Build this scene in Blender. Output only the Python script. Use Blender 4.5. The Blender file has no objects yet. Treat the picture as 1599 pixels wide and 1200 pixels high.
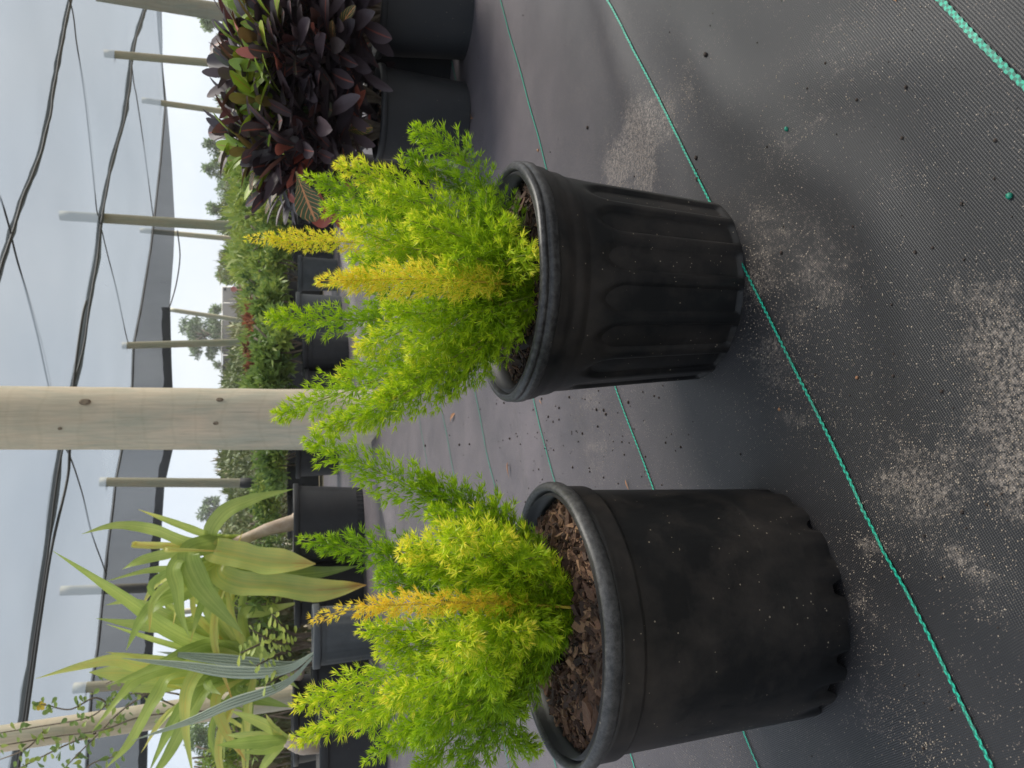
import bpy, math, random
import numpy as np
from mathutils import Vector, Matrix, noise as mnoise

R = math.radians
random.seed(7)
RNG = np.random.default_rng(11)
scene = bpy.context.scene
col = scene.collection

# ------------------------------------------------------------------ camera
FPX, PITCH, CAM_H = 1200.0, R(16.5), 0.44
CP, SP = math.cos(PITCH), math.sin(PITCH)
cam_data = bpy.data.cameras.new('camera')
cam = bpy.data.objects.new('camera', cam_data)
col.objects.link(cam)
cam_data.sensor_fit = 'HORIZONTAL'
cam_data.sensor_width = 36.0
cam_data.lens = 36.0 * FPX / 1599.0
cam_data.clip_start = 0.02
cam_data.clip_end = 3000
Dn, Rt, Fw = Vector((0, -SP, -CP)), Vector((1, 0, 0)), Vector((0, CP, -SP))   # the phone is held sideways
cam.matrix_world = Matrix(((Dn.x, Rt.x, -Fw.x, 0), (Dn.y, Rt.y, -Fw.y, 0), (Dn.z, Rt.z, -Fw.z, CAM_H), (0, 0, 0, 1)))
cam_data.dof.use_dof = True
cam_data.dof.focus_distance = 0.78
cam_data.dof.aperture_fstop = 17.0
scene.camera = cam

# ------------------------------------------------------------------ world, sun, exposure
SUN_EL, SUN_AZ = R(52), R(62)          # azimuth from +Y towards +X
world = bpy.data.worlds.new("World")
scene.world = world
world.use_nodes = True
wn, wl = world.node_tree.nodes, world.node_tree.links
wn.clear()
wout = wn.new('ShaderNodeOutputWorld')
wbg = wn.new('ShaderNodeBackground')
wbg.inputs['Strength'].default_value = 0.052
sky = wn.new('ShaderNodeTexSky')
sky.sky_type = 'NISHITA'
sky.sun_disc = False
sky.sun_elevation = SUN_EL
sky.sun_rotation = SUN_AZ
sky.air_density = 1.0
sky.dust_density = 4.0
wtc = wn.new('ShaderNodeTexCoord')
wns = wn.new('ShaderNodeTexNoise')
wns.inputs['Scale'].default_value = 1.6
wns.inputs['Detail'].default_value = 6
wrp = wn.new('ShaderNodeValToRGB')
wrp.color_ramp.elements[0].position = 0.35
wrp.color_ramp.elements[0].color = (3.8, 4.8, 6.2, 1)
wrp.color_ramp.elements[1].position = 0.7
wrp.color_ramp.elements[1].color = (8.0, 8.1, 8.0, 1)
wmx = wn.new('ShaderNodeMix')
wmx.data_type = 'RGBA'
wmx.inputs['Factor'].default_value = 0.82
wl.new(wtc.outputs['Generated'], wns.inputs['Vector'])
wl.new(wns.outputs['Fac'], wrp.inputs['Fac'])
wl.new(sky.outputs['Color'], wmx.inputs['A'])
wl.new(wrp.outputs['Color'], wmx.inputs['B'])
wl.new(wmx.outputs['Result'], wbg.inputs['Color'])
wl.new(wbg.outputs['Background'], wout.inputs['Surface'])

sun_d = bpy.data.lights.new('sun', 'SUN')
sun_d.energy = 5.0
sun_d.angle = R(28)
sun_d.color = (1.0, 0.95, 0.86)
sun = bpy.data.objects.new('sun', sun_d)
col.objects.link(sun)
sdir = Vector((math.sin(SUN_AZ) * math.cos(SUN_EL), math.cos(SUN_AZ) * math.cos(SUN_EL), math.sin(SUN_EL)))
sun.rotation_euler = sdir.to_track_quat('Z', 'Y').to_euler()
sun.location = (0, 0, 20)

scene.view_settings.view_transform = 'Standard'
scene.view_settings.look = 'None'
scene.view_settings.exposure = 1.5
scene.view_settings.gamma = 1
scene.cycles.use_denoising = True
scene.cycles.max_bounces = 8
scene.cycles.diffuse_bounces = 4
scene.cycles.transparent_max_bounces = 12


# ------------------------------------------------------------------ pixel -> point in the place
def ray(x, y):
    a, b = (x - 799.5) / FPX, (600 - y) / FPX
    return Vector((b, CP - a * SP, -SP - a * CP))


def gp(x, y, z=0.0):
    r = ray(x, y)
    t = (z - CAM_H) / r.z
    return Vector((r.x * t, r.y * t, z))


def W(x, y, Y):
    r = ray(x, y)
    t = Y / r.y
    return Vector((r.x * t, Y, CAM_H + r.z * t))


# ------------------------------------------------------------------ materials
def newmat(name):
    m = bpy.data.materials.new(name)
    m.use_nodes = True
    n, l = m.node_tree.nodes, m.node_tree.links
    n.clear()
    out = n.new('ShaderNodeOutputMaterial')
    return m, n, l, out


def nd(n, t, **kw):
    o = n.new(t)
    for k, v in kw.items():
        if hasattr(o, k):
            setattr(o, k, v)
        else:
            o.inputs[k].default_value = v
    return o


def ramp(n, stops, interp='LINEAR'):
    r = n.new('ShaderNodeValToRGB')
    r.color_ramp.interpolation = interp
    e = r.color_ramp.elements
    while len(e) < len(stops):
        e.new(0.5)
    for k, (p, c) in enumerate(stops):
        e[k].position = p
        e[k].color = c if len(c) == 4 else (*c, 1)
    return r


def mixc(n, l, fac, a, b, blend='MIX'):
    m = n.new('ShaderNodeMix')
    m.data_type = 'RGBA'
    m.blend_type = blend
    for key, v in (('Factor', fac), ('A', a), ('B', b)):
        if isinstance(v, (int, float)):
            m.inputs[key].default_value = v
        elif isinstance(v, tuple):
            m.inputs[key].default_value = v if len(v) == 4 else (*v, 1)
        else:
            l.new(v, m.inputs[key])
    return m.outputs['Result']


def math_n(n, l, op, a, b=None, clamp=False):
    m = n.new('ShaderNodeMath')
    m.operation = op
    m.use_clamp = clamp
    for i, v in enumerate((a, b)):
        if v is None:
            continue
        if isinstance(v, (int, float)):
            m.inputs[i].default_value = v
        else:
            l.new(v, m.inputs[i])
    return m.outputs[0]


def leaf_material(name, stops, rough=0.5, trans=0.35, attr='tint', spec=0.35, noise_scale=None, bump=0.0, stripes=False):
    """green tissue: colour by the tint each leaf carries, light passes through it"""
    m, n, l, out = newmat(name)
    at = nd(n, 'ShaderNodeAttribute', attribute_name=attr)
    rp = ramp(n, stops)
    fac = at.outputs['Fac']
    if noise_scale:
        tc = n.new('ShaderNodeTexCoord')
        ns = nd(n, 'ShaderNodeTexNoise', Scale=noise_scale, Detail=3.0)
        l.new(tc.outputs['Object'], ns.inputs['Vector'])
        d = math_n(n, l, 'MULTIPLY', math_n(n, l, 'SUBTRACT', ns.outputs['Fac'], 0.5), 0.35)
        fac = math_n(n, l, 'ADD', fac, d, True)
    if stripes:
        uvm = n.new('ShaderNodeUVMap')
        uvm.uv_map = 'leaf'
        ms = n.new('ShaderNodeMapping')
        ms.inputs['Scale'].default_value = (16, 0.5, 1)
        l.new(uvm.outputs[0], ms.inputs['Vector'])
        n2 = nd(n, 'ShaderNodeTexNoise', Scale=1.0, Detail=2.0)
        l.new(ms.outputs[0], n2.inputs['Vector'])
        fac = math_n(n, l, 'ADD', fac, math_n(n, l, 'MULTIPLY', math_n(n, l, 'SUBTRACT', n2.outputs['Fac'], 0.5), 0.55), True)
    l.new(fac, rp.inputs['Fac'])
    pb = nd(n, 'ShaderNodeBsdfPrincipled', Roughness=rough)
    pb.inputs['Specular IOR Level'].default_value = spec
    l.new(rp.outputs['Color'], pb.inputs['Base Color'])
    if bump and noise_scale:
        bp = nd(n, 'ShaderNodeBump', Strength=bump, Distance=0.004)
        l.new(ns.outputs['Fac'], bp.inputs['Height'])
        l.new(bp.outputs['Normal'], pb.inputs['Normal'])
    tr = n.new('ShaderNodeBsdfTranslucent')
    l.new(rp.outputs['Color'], tr.inputs['Color'])
    mx = nd(n, 'ShaderNodeMixShader', Fac=trans)
    l.new(pb.outputs[0], mx.inputs[1])
    l.new(tr.outputs[0], mx.inputs[2])
    l.new(mx.outputs[0], out.inputs['Surface'])
    return m


def plastic(name, base, rough=0.42, dust_sheen=0.5, scuff=0.0, dustz=0.14):
    """black nursery plastic with speckled sand low down, faint streaks and scuffs"""
    m, n, l, out = newmat(name)
    tc = n.new('ShaderNodeTexCoord')
    pb = nd(n, 'ShaderNodeBsdfPrincipled', Roughness=rough)
    pb.inputs['Specular IOR Level'].default_value = 0.38
    big = nd(n, 'ShaderNodeTexNoise', Scale=14.0, Detail=6.0, Roughness=0.65)
    l.new(tc.outputs['Object'], big.inputs['Vector'])
    c0 = mixc(n, l, big.outputs['Fac'], tuple(0.75 * b for b in base), tuple(min(1, 1.5 * b + .002) for b in base))
    # brown dusty film in blotches
    film = nd(n, 'ShaderNodeTexNoise', Scale=11.0, Detail=8.0, Roughness=0.7)
    l.new(tc.outputs['Object'], film.inputs['Vector'])
    fr = ramp(n, [(0.44, (0, 0, 0)), (0.72, (1, 1, 1))])
    l.new(film.outputs['Fac'], fr.inputs['Fac'])
    c1 = mixc(n, l, math_n(n, l, 'MULTIPLY', fr.outputs['Color'], 0.5 * dust_sheen), c0, (0.075, 0.06, 0.05))
    # dried splash marks and long rubs
    mr = n.new('ShaderNodeMapping')
    mr.inputs['Scale'].default_value = (6, 6, 60)
    l.new(tc.outputs['Object'], mr.inputs['Vector'])
    rb_ = nd(n, 'ShaderNodeTexNoise', Scale=1.4, Detail=6.0, Roughness=0.7)
    l.new(mr.outputs[0], rb_.inputs['Vector'])
    rbr = ramp(n, [(0.60, (0, 0, 0)), (0.74, (1, 1, 1))])
    l.new(rb_.outputs['Fac'], rbr.inputs['Fac'])
    c1 = mixc(n, l, math_n(n, l, 'MULTIPLY', rbr.outputs['Color'], 0.35 * dust_sheen), c1, (0.05, 0.046, 0.042))
    # sand grains
    sep = n.new('ShaderNodeSeparateXYZ')
    l.new(tc.outputs['Object'], sep.inputs[0])
    low = nd(n, 'ShaderNodeMapRange')
    low.inputs['From Min'].default_value = 0.0
    low.inputs['From Max'].default_value = dustz
    low.inputs['To Min'].default_value = 1.0
    low.inputs['To Max'].default_value = 0.25
    l.new(sep.outputs['Z'], low.inputs['Value'])
    vo = nd(n, 'ShaderNodeTexVoronoi', Scale=520.0)
    l.new(tc.outputs['Object'], vo.inputs['Vector'])
    sc = n.new('ShaderNodeSeparateColor')
    l.new(vo.outputs['Color'], sc.inputs[0])
    g1 = math_n(n, l, 'LESS_THAN', vo.outputs['Distance'], math_n(n, l, 'ADD', math_n(n, l, 'MULTIPLY', sc.outputs['Green'], 0.36), 0.05))
    clump = nd(n, 'ShaderNodeTexNoise', Scale=22.0, Detail=4.0)
    l.new(tc.outputs['Object'], clump.inputs['Vector'])
    cl = nd(n, 'ShaderNodeMapRange')
    cl.inputs['From Min'].default_value = 0.42
    cl.inputs['From Max'].default_value = 0.75
    l.new(clump.outputs['Fac'], cl.inputs['Value'])
    prob = math_n(n, l, 'MULTIPLY', math_n(n, l, 'MULTIPLY', cl.outputs[0], low.outputs[0]), 0.13 * dust_sheen)
    g2 = math_n(n, l, 'LESS_THAN', sc.outputs['Red'], prob)
    grain = math_n(n, l, 'MULTIPLY', g1, g2)
    c2 = mixc(n, l, math_n(n, l, 'MULTIPLY', grain, 0.8), c1, (0.34, 0.28, 0.21))
    if scuff:
        ss = nd(n, 'ShaderNodeTexNoise', Scale=190.0, Detail=8.0, Roughness=0.8)
        l.new(tc.outputs['Object'], ss.inputs['Vector'])
        sr = ramp(n, [(0.42, (0, 0, 0)), (0.7, (1, 1, 1))])
        l.new(ss.outputs['Fac'], sr.inputs['Fac'])
        c2 = mixc(n, l, math_n(n, l, 'MULTIPLY', sr.outputs['Color'], scuff), c2, (0.17, 0.165, 0.16))
    l.new(c2, pb.inputs['Base Color'])
    rr = nd(n, 'ShaderNodeMapRange')
    rr.inputs['To Min'].default_value = rough - .08
    rr.inputs['To Max'].default_value = rough + .22
    l.new(film.outputs['Fac'], rr.inputs['Value'])
    l.new(rr.outputs[0], pb.inputs['Roughness'])
    bp = nd(n, 'ShaderNodeBump', Strength=0.12, Distance=0.002)
    l.new(big.outputs['Fac'], bp.inputs['Height'])
    l.new(bp.outputs['Normal'], pb.inputs['Normal'])
    l.new(pb.outputs[0], out.inputs['Surface'])
    return m


def simple(name, a, b, scale=20.0, rough=0.8, bump=0.3, dist=0.004, stretch=(1, 1, 1)):
    m, n, l, out = newmat(name)
    tc = n.new('ShaderNodeTexCoord')
    mp = n.new('ShaderNodeMapping')
    mp.inputs['Scale'].default_value = stretch
    l.new(tc.outputs['Object'], mp.inputs['Vector'])
    ns = nd(n, 'ShaderNodeTexNoise', Scale=scale, Detail=7.0, Roughness=0.65)
    l.new(mp.outputs[0], ns.inputs['Vector'])
    rp = ramp(n, [(0.3, a), (0.7, b)])
    l.new(ns.outputs['Fac'], rp.inputs['Fac'])
    pb = nd(n, 'ShaderNodeBsdfPrincipled', Roughness=rough)
    l.new(rp.outputs['Color'], pb.inputs['Base Color'])
    bp = nd(n, 'ShaderNodeBump', Strength=bump, Distance=dist)
    l.new(ns.outputs['Fac'], bp.inputs['Height'])
    l.new(bp.outputs['Normal'], pb.inputs['Normal'])
    l.new(pb.outputs[0], out.inputs['Surface'])
    return m


M = {}
M['fern'] = leaf_material('fern_green', [(0.0, (0.035, 0.085, 0.012)), (0.3, (0.135, 0.25, 0.015)), (0.5, (0.285, 0.475, 0.016)),
                                         (0.7, (0.53, 0.69, 0.02)), (0.80, (0.95, 0.88, 0.09)), (1.0, (0.92, 0.64, 0.07))], rough=0.42, trans=0.42)
M['stem'] = simple('fern_stem', (0.20, 0.26, 0.04), (0.33, 0.30, 0.06), 60, 0.6)
M['stem_gold'] = simple('gold_stem', (0.5, 0.38, 0.04), (0.6, 0.42, 0.05), 60, 0.6)
M['pot'] = plastic('black_pot_plastic', (0.0048, 0.0048, 0.0052), 0.42, 1.0)
M['pot_rim'] = plastic('scuffed_rim_plastic', (0.024, 0.024, 0.025), 0.40, 0.3, scuff=0.5)
M['pot_lip'] = plastic('black_lip_plastic', (0.010, 0.010, 0.011), 0.34, 0.4, scuff=0.45)
M['pot_far'] = plastic('far_pot_plastic', (0.020, 0.021, 0.023), 0.45, 0.25)
M['pot_grey'] = plastic('grey_pot_plastic', (0.075, 0.082, 0.085), 0.5, 0.2)
M['soil'] = simple('potting_soil', (0.010, 0.006, 0.004), (0.055, 0.028, 0.016), 130, 0.95, 1.0, 0.006)
M['croton'] = None
M['lily'] = leaf_material('lily_leaf', [(0.0, (0.07, 0.15, 0.02)), (0.35, (0.34, 0.46, 0.10)), (0.6, (0.55, 0.64, 0.17)), (0.8, (0.74, 0.70, 0.18)), (1.0, (0.66, 0.30, 0.06))],
                          rough=0.36, trans=0.5, noise_scale=9.0, spec=0.5, stripes=True)
M['silver'] = leaf_material('silver_leaf', [(0.0, (0.26, 0.32, 0.25)), (1.0, (0.62, 0.68, 0.58))], rough=0.55, trans=0.3, stripes=True)
M['shrub'] = leaf_material('shrub_leaf', [(0.0, (0.06, 0.12, 0.04)), (0.5, (0.25, 0.36, 0.085)), (0.85, (0.46, 0.52, 0.11)), (1.0, (0.48, 0.50, 0.10))], rough=0.45, trans=0.3)
M['red_leaf'] = leaf_material('red_leaf', [(0.0, (0.10, 0.08, 0.03)), (0.4, (0.30, 0.10, 0.06)), (0.8, (0.46, 0.20, 0.10)), (1.0, (0.30, 0.36, 0.06))], rough=0.45, trans=0.3)
M['tree_leaf'] = leaf_material('tree_leaf', [(0.0, (0.05, 0.085, 0.035)), (0.5, (0.11, 0.17, 0.06)), (1.0, (0.20, 0.27, 0.09))], rough=0.6, trans=0.25)
M['pine_leaf'] = leaf_material('pine_needles', [(0.0, (0.03, 0.055, 0.035)), (0.5, (0.085, 0.135, 0.055)), (1.0, (0.14, 0.20, 0.075))], rough=0.6, trans=0.2)
M['brush'] = leaf_material('dry_brush', [(0.0, (0.04, 0.06, 0.02)), (0.35, (0.085, 0.11, 0.04)), (0.7, (0.155, 0.14, 0.07)), (1.0, (0.25, 0.19, 0.11))], rough=0.7, trans=0.25)
M['bark'] = simple('bark', (0.10, 0.075, 0.055), (0.26, 0.21, 0.16), 40, 0.9, 0.6, 0.01, (1, 1, 0.25))
M['pale_bark'] = simple('pale_bark', (0.40, 0.28, 0.19), (0.62, 0.52, 0.42), 25, 0.8, 0.4, 0.006, (1, 1, .5))
M['chip'] = None


def chip_material():
    m, n, l, out = newmat('bark_mulch')
    at = nd(n, 'ShaderNodeAttribute', attribute_name='tint')
    rp = ramp(n, [(0.0, (0.014, 0.008, 0.006)), (0.45, (0.085, 0.045, 0.028)), (0.75, (0.18, 0.090, 0.052)), (1.0, (0.38, 0.22, 0.12))])
    l.new(at.outputs['Fac'], rp.inputs['Fac'])
    tc = n.new('ShaderNodeTexCoord')
    ns = nd(n, 'ShaderNodeTexNoise', Scale=260.0, Detail=4.0)
    l.new(tc.outputs['Object'], ns.inputs['Vector'])
    c = mixc(n, l, math_n(n, l, 'MULTIPLY', ns.outputs['Fac'], 0.7), rp.outputs['Color'], (0.02, 0.012, 0.008))
    pb = nd(n, 'ShaderNodeBsdfPrincipled', Roughness=0.85)
    l.new(c, pb.inputs['Base Color'])
    bp = nd(n, 'ShaderNodeBump', Strength=0.7, Distance=0.002)
    l.new(ns.outputs['Fac'], bp.inputs['Height'])
    l.new(bp.outputs['Normal'], pb.inputs['Normal'])
    l.new(pb.outputs[0], out.inputs['Surface'])
    return m


M['chip'] = chip_material()


def croton_material():
    m, n, l, out = newmat('croton_leaf')
    at = nd(n, 'ShaderNodeAttribute', attribute_name='tint')
    dark = ramp(n, [(0.0, (0.020, 0.016, 0.021)), (0.45, (0.105, 0.072, 0.080)), (0.62, (0.035, 0.055, 0.018)), (0.70, (0.12, 0.20, 0.02)), (0.85, (0.30, 0.42, 0.03)), (0.9, (0.36, 0.08, 0.055)), (1.0, (0.62, 0.20, 0.14))])
    l.new(at.outputs['Fac'], dark.inputs['Fac'])
    uv = n.new('ShaderNodeUVMap')
    uv.uv_map = 'leaf'
    su = n.new('ShaderNodeSeparateXYZ')
    l.new(uv.outputs[0], su.inputs[0])
    mid = math_n(n, l, 'LESS_THAN', math_n(n, l, 'ABSOLUTE', math_n(n, l, 'SUBTRACT', su.outputs['X'], 0.5)), 0.045)
    oi = n.new('ShaderNodeNewGeometry')
    rnd = oi.outputs['Random Per Island']
    veined = math_n(n, l, 'GREATER_THAN', rnd, 0.62)
    c0 = mixc(n, l, math_n(n, l, 'MULTIPLY', mid, math_n(n, l, 'MULTIPLY', veined, 0.55)), dark.outputs['Color'], (0.40, 0.10, 0.06))
    # leaves of the veined kind: side ribs slant away from an orange midrib
    ab = math_n(n, l, 'ABSOLUTE', math_n(n, l, 'SUBTRACT', su.outputs['X'], 0.5))
    ph = math_n(n, l, 'SUBTRACT', math_n(n, l, 'MULTIPLY', su.outputs['Y'], 9.0), math_n(n, l, 'MULTIPLY', ab, 5.0))
    rib = math_n(n, l, 'MAXIMUM', math_n(n, l, 'LESS_THAN', math_n(n, l, 'FRACT', ph), 0.16), mid)
    kind = math_n(n, l, 'LESS_THAN', math_n(n, l, 'ABSOLUTE', math_n(n, l, 'SUBTRACT', at.outputs['Fac'], 0.62)), 0.025)
    c1 = mixc(n, l, math_n(n, l, 'MULTIPLY', rib, math_n(n, l, 'MULTIPLY', kind, 0.85)), c0, (0.62, 0.26, 0.10))
    # undersides: some leaves are wine red below
    tc = n.new('ShaderNodeTexCoord')
    ns = nd(n, 'ShaderNodeTexNoise', Scale=45.0, Detail=3.0)
    l.new(tc.outputs['Object'], ns.inputs['Vector'])
    under = mixc(n, l, ns.outputs['Fac'], (0.10, 0.03, 0.03), (0.20, 0.07, 0.06))
    fac = math_n(n, l, 'MULTIPLY', oi.outputs['Backfacing'], math_n(n, l, 'LESS_THAN', rnd, 0.38))
    c2 = mixc(n, l, math_n(n, l, 'MULTIPLY', fac, 0.7), c1, under)
    pb = nd(n, 'ShaderNodeBsdfPrincipled', Roughness=0.46)
    pb.inputs['Specular IOR Level'].default_value = 0.6
    l.new(c2, pb.inputs['Base Color'])
    tr = n.new('ShaderNodeBsdfTranslucent')
    l.new(c2, tr.inputs['Color'])
    mx = nd(n, 'ShaderNodeMixShader', Fac=0.15)
    l.new(pb.outputs[0], mx.inputs[1])
    l.new(tr.outputs[0], mx.inputs[2])
    l.new(mx.outputs[0], out.inputs['Surface'])
    return m


M['croton'] = croton_material()


def wood_material(name, warm=(0.72, 0.59, 0.43), cool=(0.49, 0.48, 0.37)):
    m, n, l, out = newmat(name)
    tc = n.new('ShaderNodeTexCoord')
    mp = n.new('ShaderNodeMapping')
    mp.inputs['Scale'].default_value = (5, 5, 1.3)
    l.new(tc.outputs['Object'], mp.inputs['Vector'])
    big = nd(n, 'ShaderNodeTexNoise', Scale=1.6, Detail=5.0, Roughness=0.6, Distortion=1.2)
    l.new(mp.outputs[0], big.inputs['Vector'])
    rp = ramp(n, [(0.3, cool), (0.5, tuple((a + b) / 2 for a, b in zip(warm, cool))), (0.72, warm)])
    l.new(big.outputs['Fac'], rp.inputs['Fac'])
    # wavering peel bands round the pole
    wv = nd(n, 'ShaderNodeTexWave', Scale=2.4, Distortion=7.0, Detail=3.0)
    wv.bands_direction = 'Z'
    wv.inputs['Detail Scale'].default_value = 0.8
    l.new(tc.outputs['Object'], wv.inputs['Vector'])
    wr = ramp(n, [(0.0, (0.78, 0.76, 0.70)), (0.05, (1, 1, 1)), (1.0, (0.93, 0.93, 0.95))])
    l.new(wv.outputs['Fac'], wr.inputs['Fac'])
    c1 = mixc(n, l, 0.22, rp.outputs['Color'], wr.outputs['Color'], 'MULTIPLY')
    gr = nd(n, 'ShaderNodeTexNoise', Scale=30.0, Detail=6.0, Roughness=0.7)
    mp2 = n.new('ShaderNodeMapping')
    mp2.inputs['Scale'].default_value = (3, 3, 0.15)
    l.new(tc.outputs['Object'], mp2.inputs['Vector'])
    l.new(mp2.outputs[0], gr.inputs['Vector'])
    gr2 = ramp(n, [(0.35, (0.72, 0.70, 0.66)), (0.6, (1, 1, 1))])
    l.new(gr.outputs['Fac'], gr2.inputs['Fac'])
    c2 = mixc(n, l, 0.55, c1, gr2.outputs['Color'], 'MULTIPLY')
    mp3 = n.new('ShaderNodeMapping')
    mp3.inputs['Scale'].default_value = (26, 26, 1.1)
    l.new(tc.outputs['Object'], mp3.inputs['Vector'])
    ck_ = nd(n, 'ShaderNodeTexNoise', Scale=2.0, Detail=4.0, Roughness=0.55)
    l.new(mp3.outputs[0], ck_.inputs['Vector'])
    ckr = ramp(n, [(0.64, (0, 0, 0)), (0.70, (1, 1, 1))])
    l.new(ck_.outputs['Fac'], ckr.inputs['Fac'])
    c2 = mixc(n, l, math_n(n, l, 'MULTIPLY', ckr.outputs['Color'], 0.45), c2, (0.16, 0.12, 0.08))
    st_ = nd(n, 'ShaderNodeTexNoise', Scale=3.2, Detail=6.0, Roughness=0.65)
    l.new(tc.outputs['Object'], st_.inputs['Vector'])
    str_ = ramp(n, [(0.52, (0, 0, 0)), (0.72, (1, 1, 1))])
    l.new(st_.outputs['Fac'], str_.inputs['Fac'])
    c2 = mixc(n, l, math_n(n, l, 'MULTIPLY', str_.outputs['Color'], 0.4), c2, (0.36, 0.36, 0.27))
    pb = nd(n, 'ShaderNodeBsdfPrincipled', Roughness=0.75)
    l.new(c2, pb.inputs['Base Color'])
    bp = nd(n, 'ShaderNodeBump', Strength=0.25, Distance=0.006)
    l.new(gr.outputs['Fac'], bp.inputs['Height'])
    l.new(bp.outputs['Normal'], pb.inputs['Normal'])
    l.new(pb.outputs[0], out.inputs['Surface'])
    return m


M['wood'] = wood_material('peeled_pole_wood')
M['wood_far'] = wood_material('weathered_pole_wood', (0.42, 0.36, 0.26), (0.30, 0.32, 0.25))
M['knot'] = simple('wood_knot', (0.10, 0.075, 0.05), (0.36, 0.28, 0.19), 60, 0.85)
M['char'] = simple('black_wrap', (0.012, 0.012, 0.012), (0.03, 0.03, 0.03), 40, 0.7)
M['rope'] = simple('dark_cable', (0.025, 0.027, 0.03), (0.06, 0.065, 0.07), 80, 0.6)
M['steel'] = simple('steel_wire', (0.20, 0.21, 0.22), (0.32, 0.33, 0.34), 80, 0.5)
M['white_pipe'] = simple('white_pipe', (0.40, 0.38, 0.34), (0.52, 0.50, 0.46), 20, 0.5)
M['screen'] = simple('dark_screen_cloth', (0.006, 0.0065, 0.008), (0.014, 0.015, 0.017), 8, 0.8)
M['earth'] = simple('dry_field', (0.10, 0.085, 0.05), (0.22, 0.18, 0.11), 0.6, 0.95, 0.5, 0.05)
M['pebble'] = simple('dark_crumbs', (0.012, 0.009, 0.007), (0.06, 0.04, 0.03), 300, 0.9)
M['sandgrain'] = simple('sand_grains', (0.28, 0.22, 0.16), (0.48, 0.40, 0.31), 500, 0.9)
M['pellet'] = simple('green_pellet', (0.0, 0.13, 0.08), (0.01, 0.22, 0.14), 300, 0.4)
M['dead'] = simple('dead_leaf', (0.22, 0.09, 0.04), (0.40, 0.22, 0.11), 60, 0.8)
M['flower'] = simple('pink_petal', (0.75, 0.22, 0.24), (0.85, 0.35, 0.35), 40, 0.6)
M['yellow_flower'] = simple('yellow_petal', (0.8, 0.55, 0.03), (0.85, 0.62, 0.06), 40, 0.6)


def cloth_material(name, colour, clear, transl):
    m, n, l, out = newmat(name)
    tc = n.new('ShaderNodeTexCoord')
    ns = nd(n, 'ShaderNodeTexNoise', Scale=0.35, Detail=4.0, Roughness=0.55)
    l.new(tc.outputs['Object'], ns.inputs['Vector'])
    mp = n.new('ShaderNodeMapping')
    mp.inputs['Rotation'].default_value = (0, 0, R(-30))
    mp.inputs['Scale'].default_value = (9.0, 0.4, 1)
    l.new(tc.outputs['Object'], mp.inputs['Vector'])
    th = nd(n, 'ShaderNodeTexNoise', Scale=2.0, Detail=3.0)
    l.new(mp.outputs[0], th.inputs['Vector'])
    c = mixc(n, l, ns.outputs['Fac'], tuple(0.8 * v for v in colour), tuple(min(1, 1.15 * v) for v in colour))
    df = nd(n, 'ShaderNodeBsdfDiffuse')
    tl = n.new('ShaderNodeBsdfTranslucent')
    tp = n.new('ShaderNodeBsdfTransparent')
    l.new(c, df.inputs['Color'])
    l.new(c, tl.inputs['Color'])
    m1 = nd(n, 'ShaderNodeMixShader', Fac=transl)
    l.new(df.outputs[0], m1.inputs[1])
    l.new(tl.outputs[0], m1.inputs[2])
    m2 = n.new('ShaderNodeMixShader')
    f = math_n(n, l, 'ADD', clear - 0.10, math_n(n, l, 'ADD', math_n(n, l, 'MULTIPLY', th.outputs['Fac'], 0.035), math_n(n, l, 'MULTIPLY', ns.outputs['Fac'], 0.17)), True)
    l.new(f, m2.inputs[0])
    l.new(m1.outputs[0], m2.inputs[1])
    l.new(tp.outputs[0], m2.inputs[2])
    l.new(m2.outputs[0], out.inputs['Surface'])
    return m


M['cloth'] = cloth_material('shade_cloth', (0.12, 0.142, 0.17), 0.275, 0.6)
M['cloth_dark'] = cloth_material('shade_cloth_double', (0.055, 0.06, 0.066), 0.17, 0.5)
M['seam'] = cloth_material('cloth_seam', (0.12, 0.135, 0.14), 0.25, 0.4)
M['hem'] = cloth_material('shade_cloth_roll', (0.035, 0.038, 0.042), 0.12, 0.4)


# ------------------------------------------------------------------ geometry helpers
def wloc(o):
    v = Vector((0, 0, 0))
    while o is not None:
        v = v + o.location
        o = o.parent
    return v


def tag(o, label=None, cat=None, group=None, kind=None):
    for k, v in (('label', label), ('category', cat), ('group', group), ('kind', kind)):
        if v:
            o[k] = v
    return o


def thing(name, loc, label, cat, group=None):
    o = bpy.data.objects.new(name, None)
    col.objects.link(o)
    o.location = loc
    o.empty_display_size = 0.05
    return tag(o, label, cat, group)


def link(name, me, mat, parent=None, smooth=True):
    o = bpy.data.objects.new(name, me)
    col.objects.link(o)
    if mat:
        me.materials.append(mat)
    if smooth:
        me.polygons.foreach_set('use_smooth', [True] * len(me.polygons))
    if parent is not None:
        off = wloc(parent)
        me.transform(Matrix.Translation(-off))
        o.parent = parent
    return o


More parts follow.
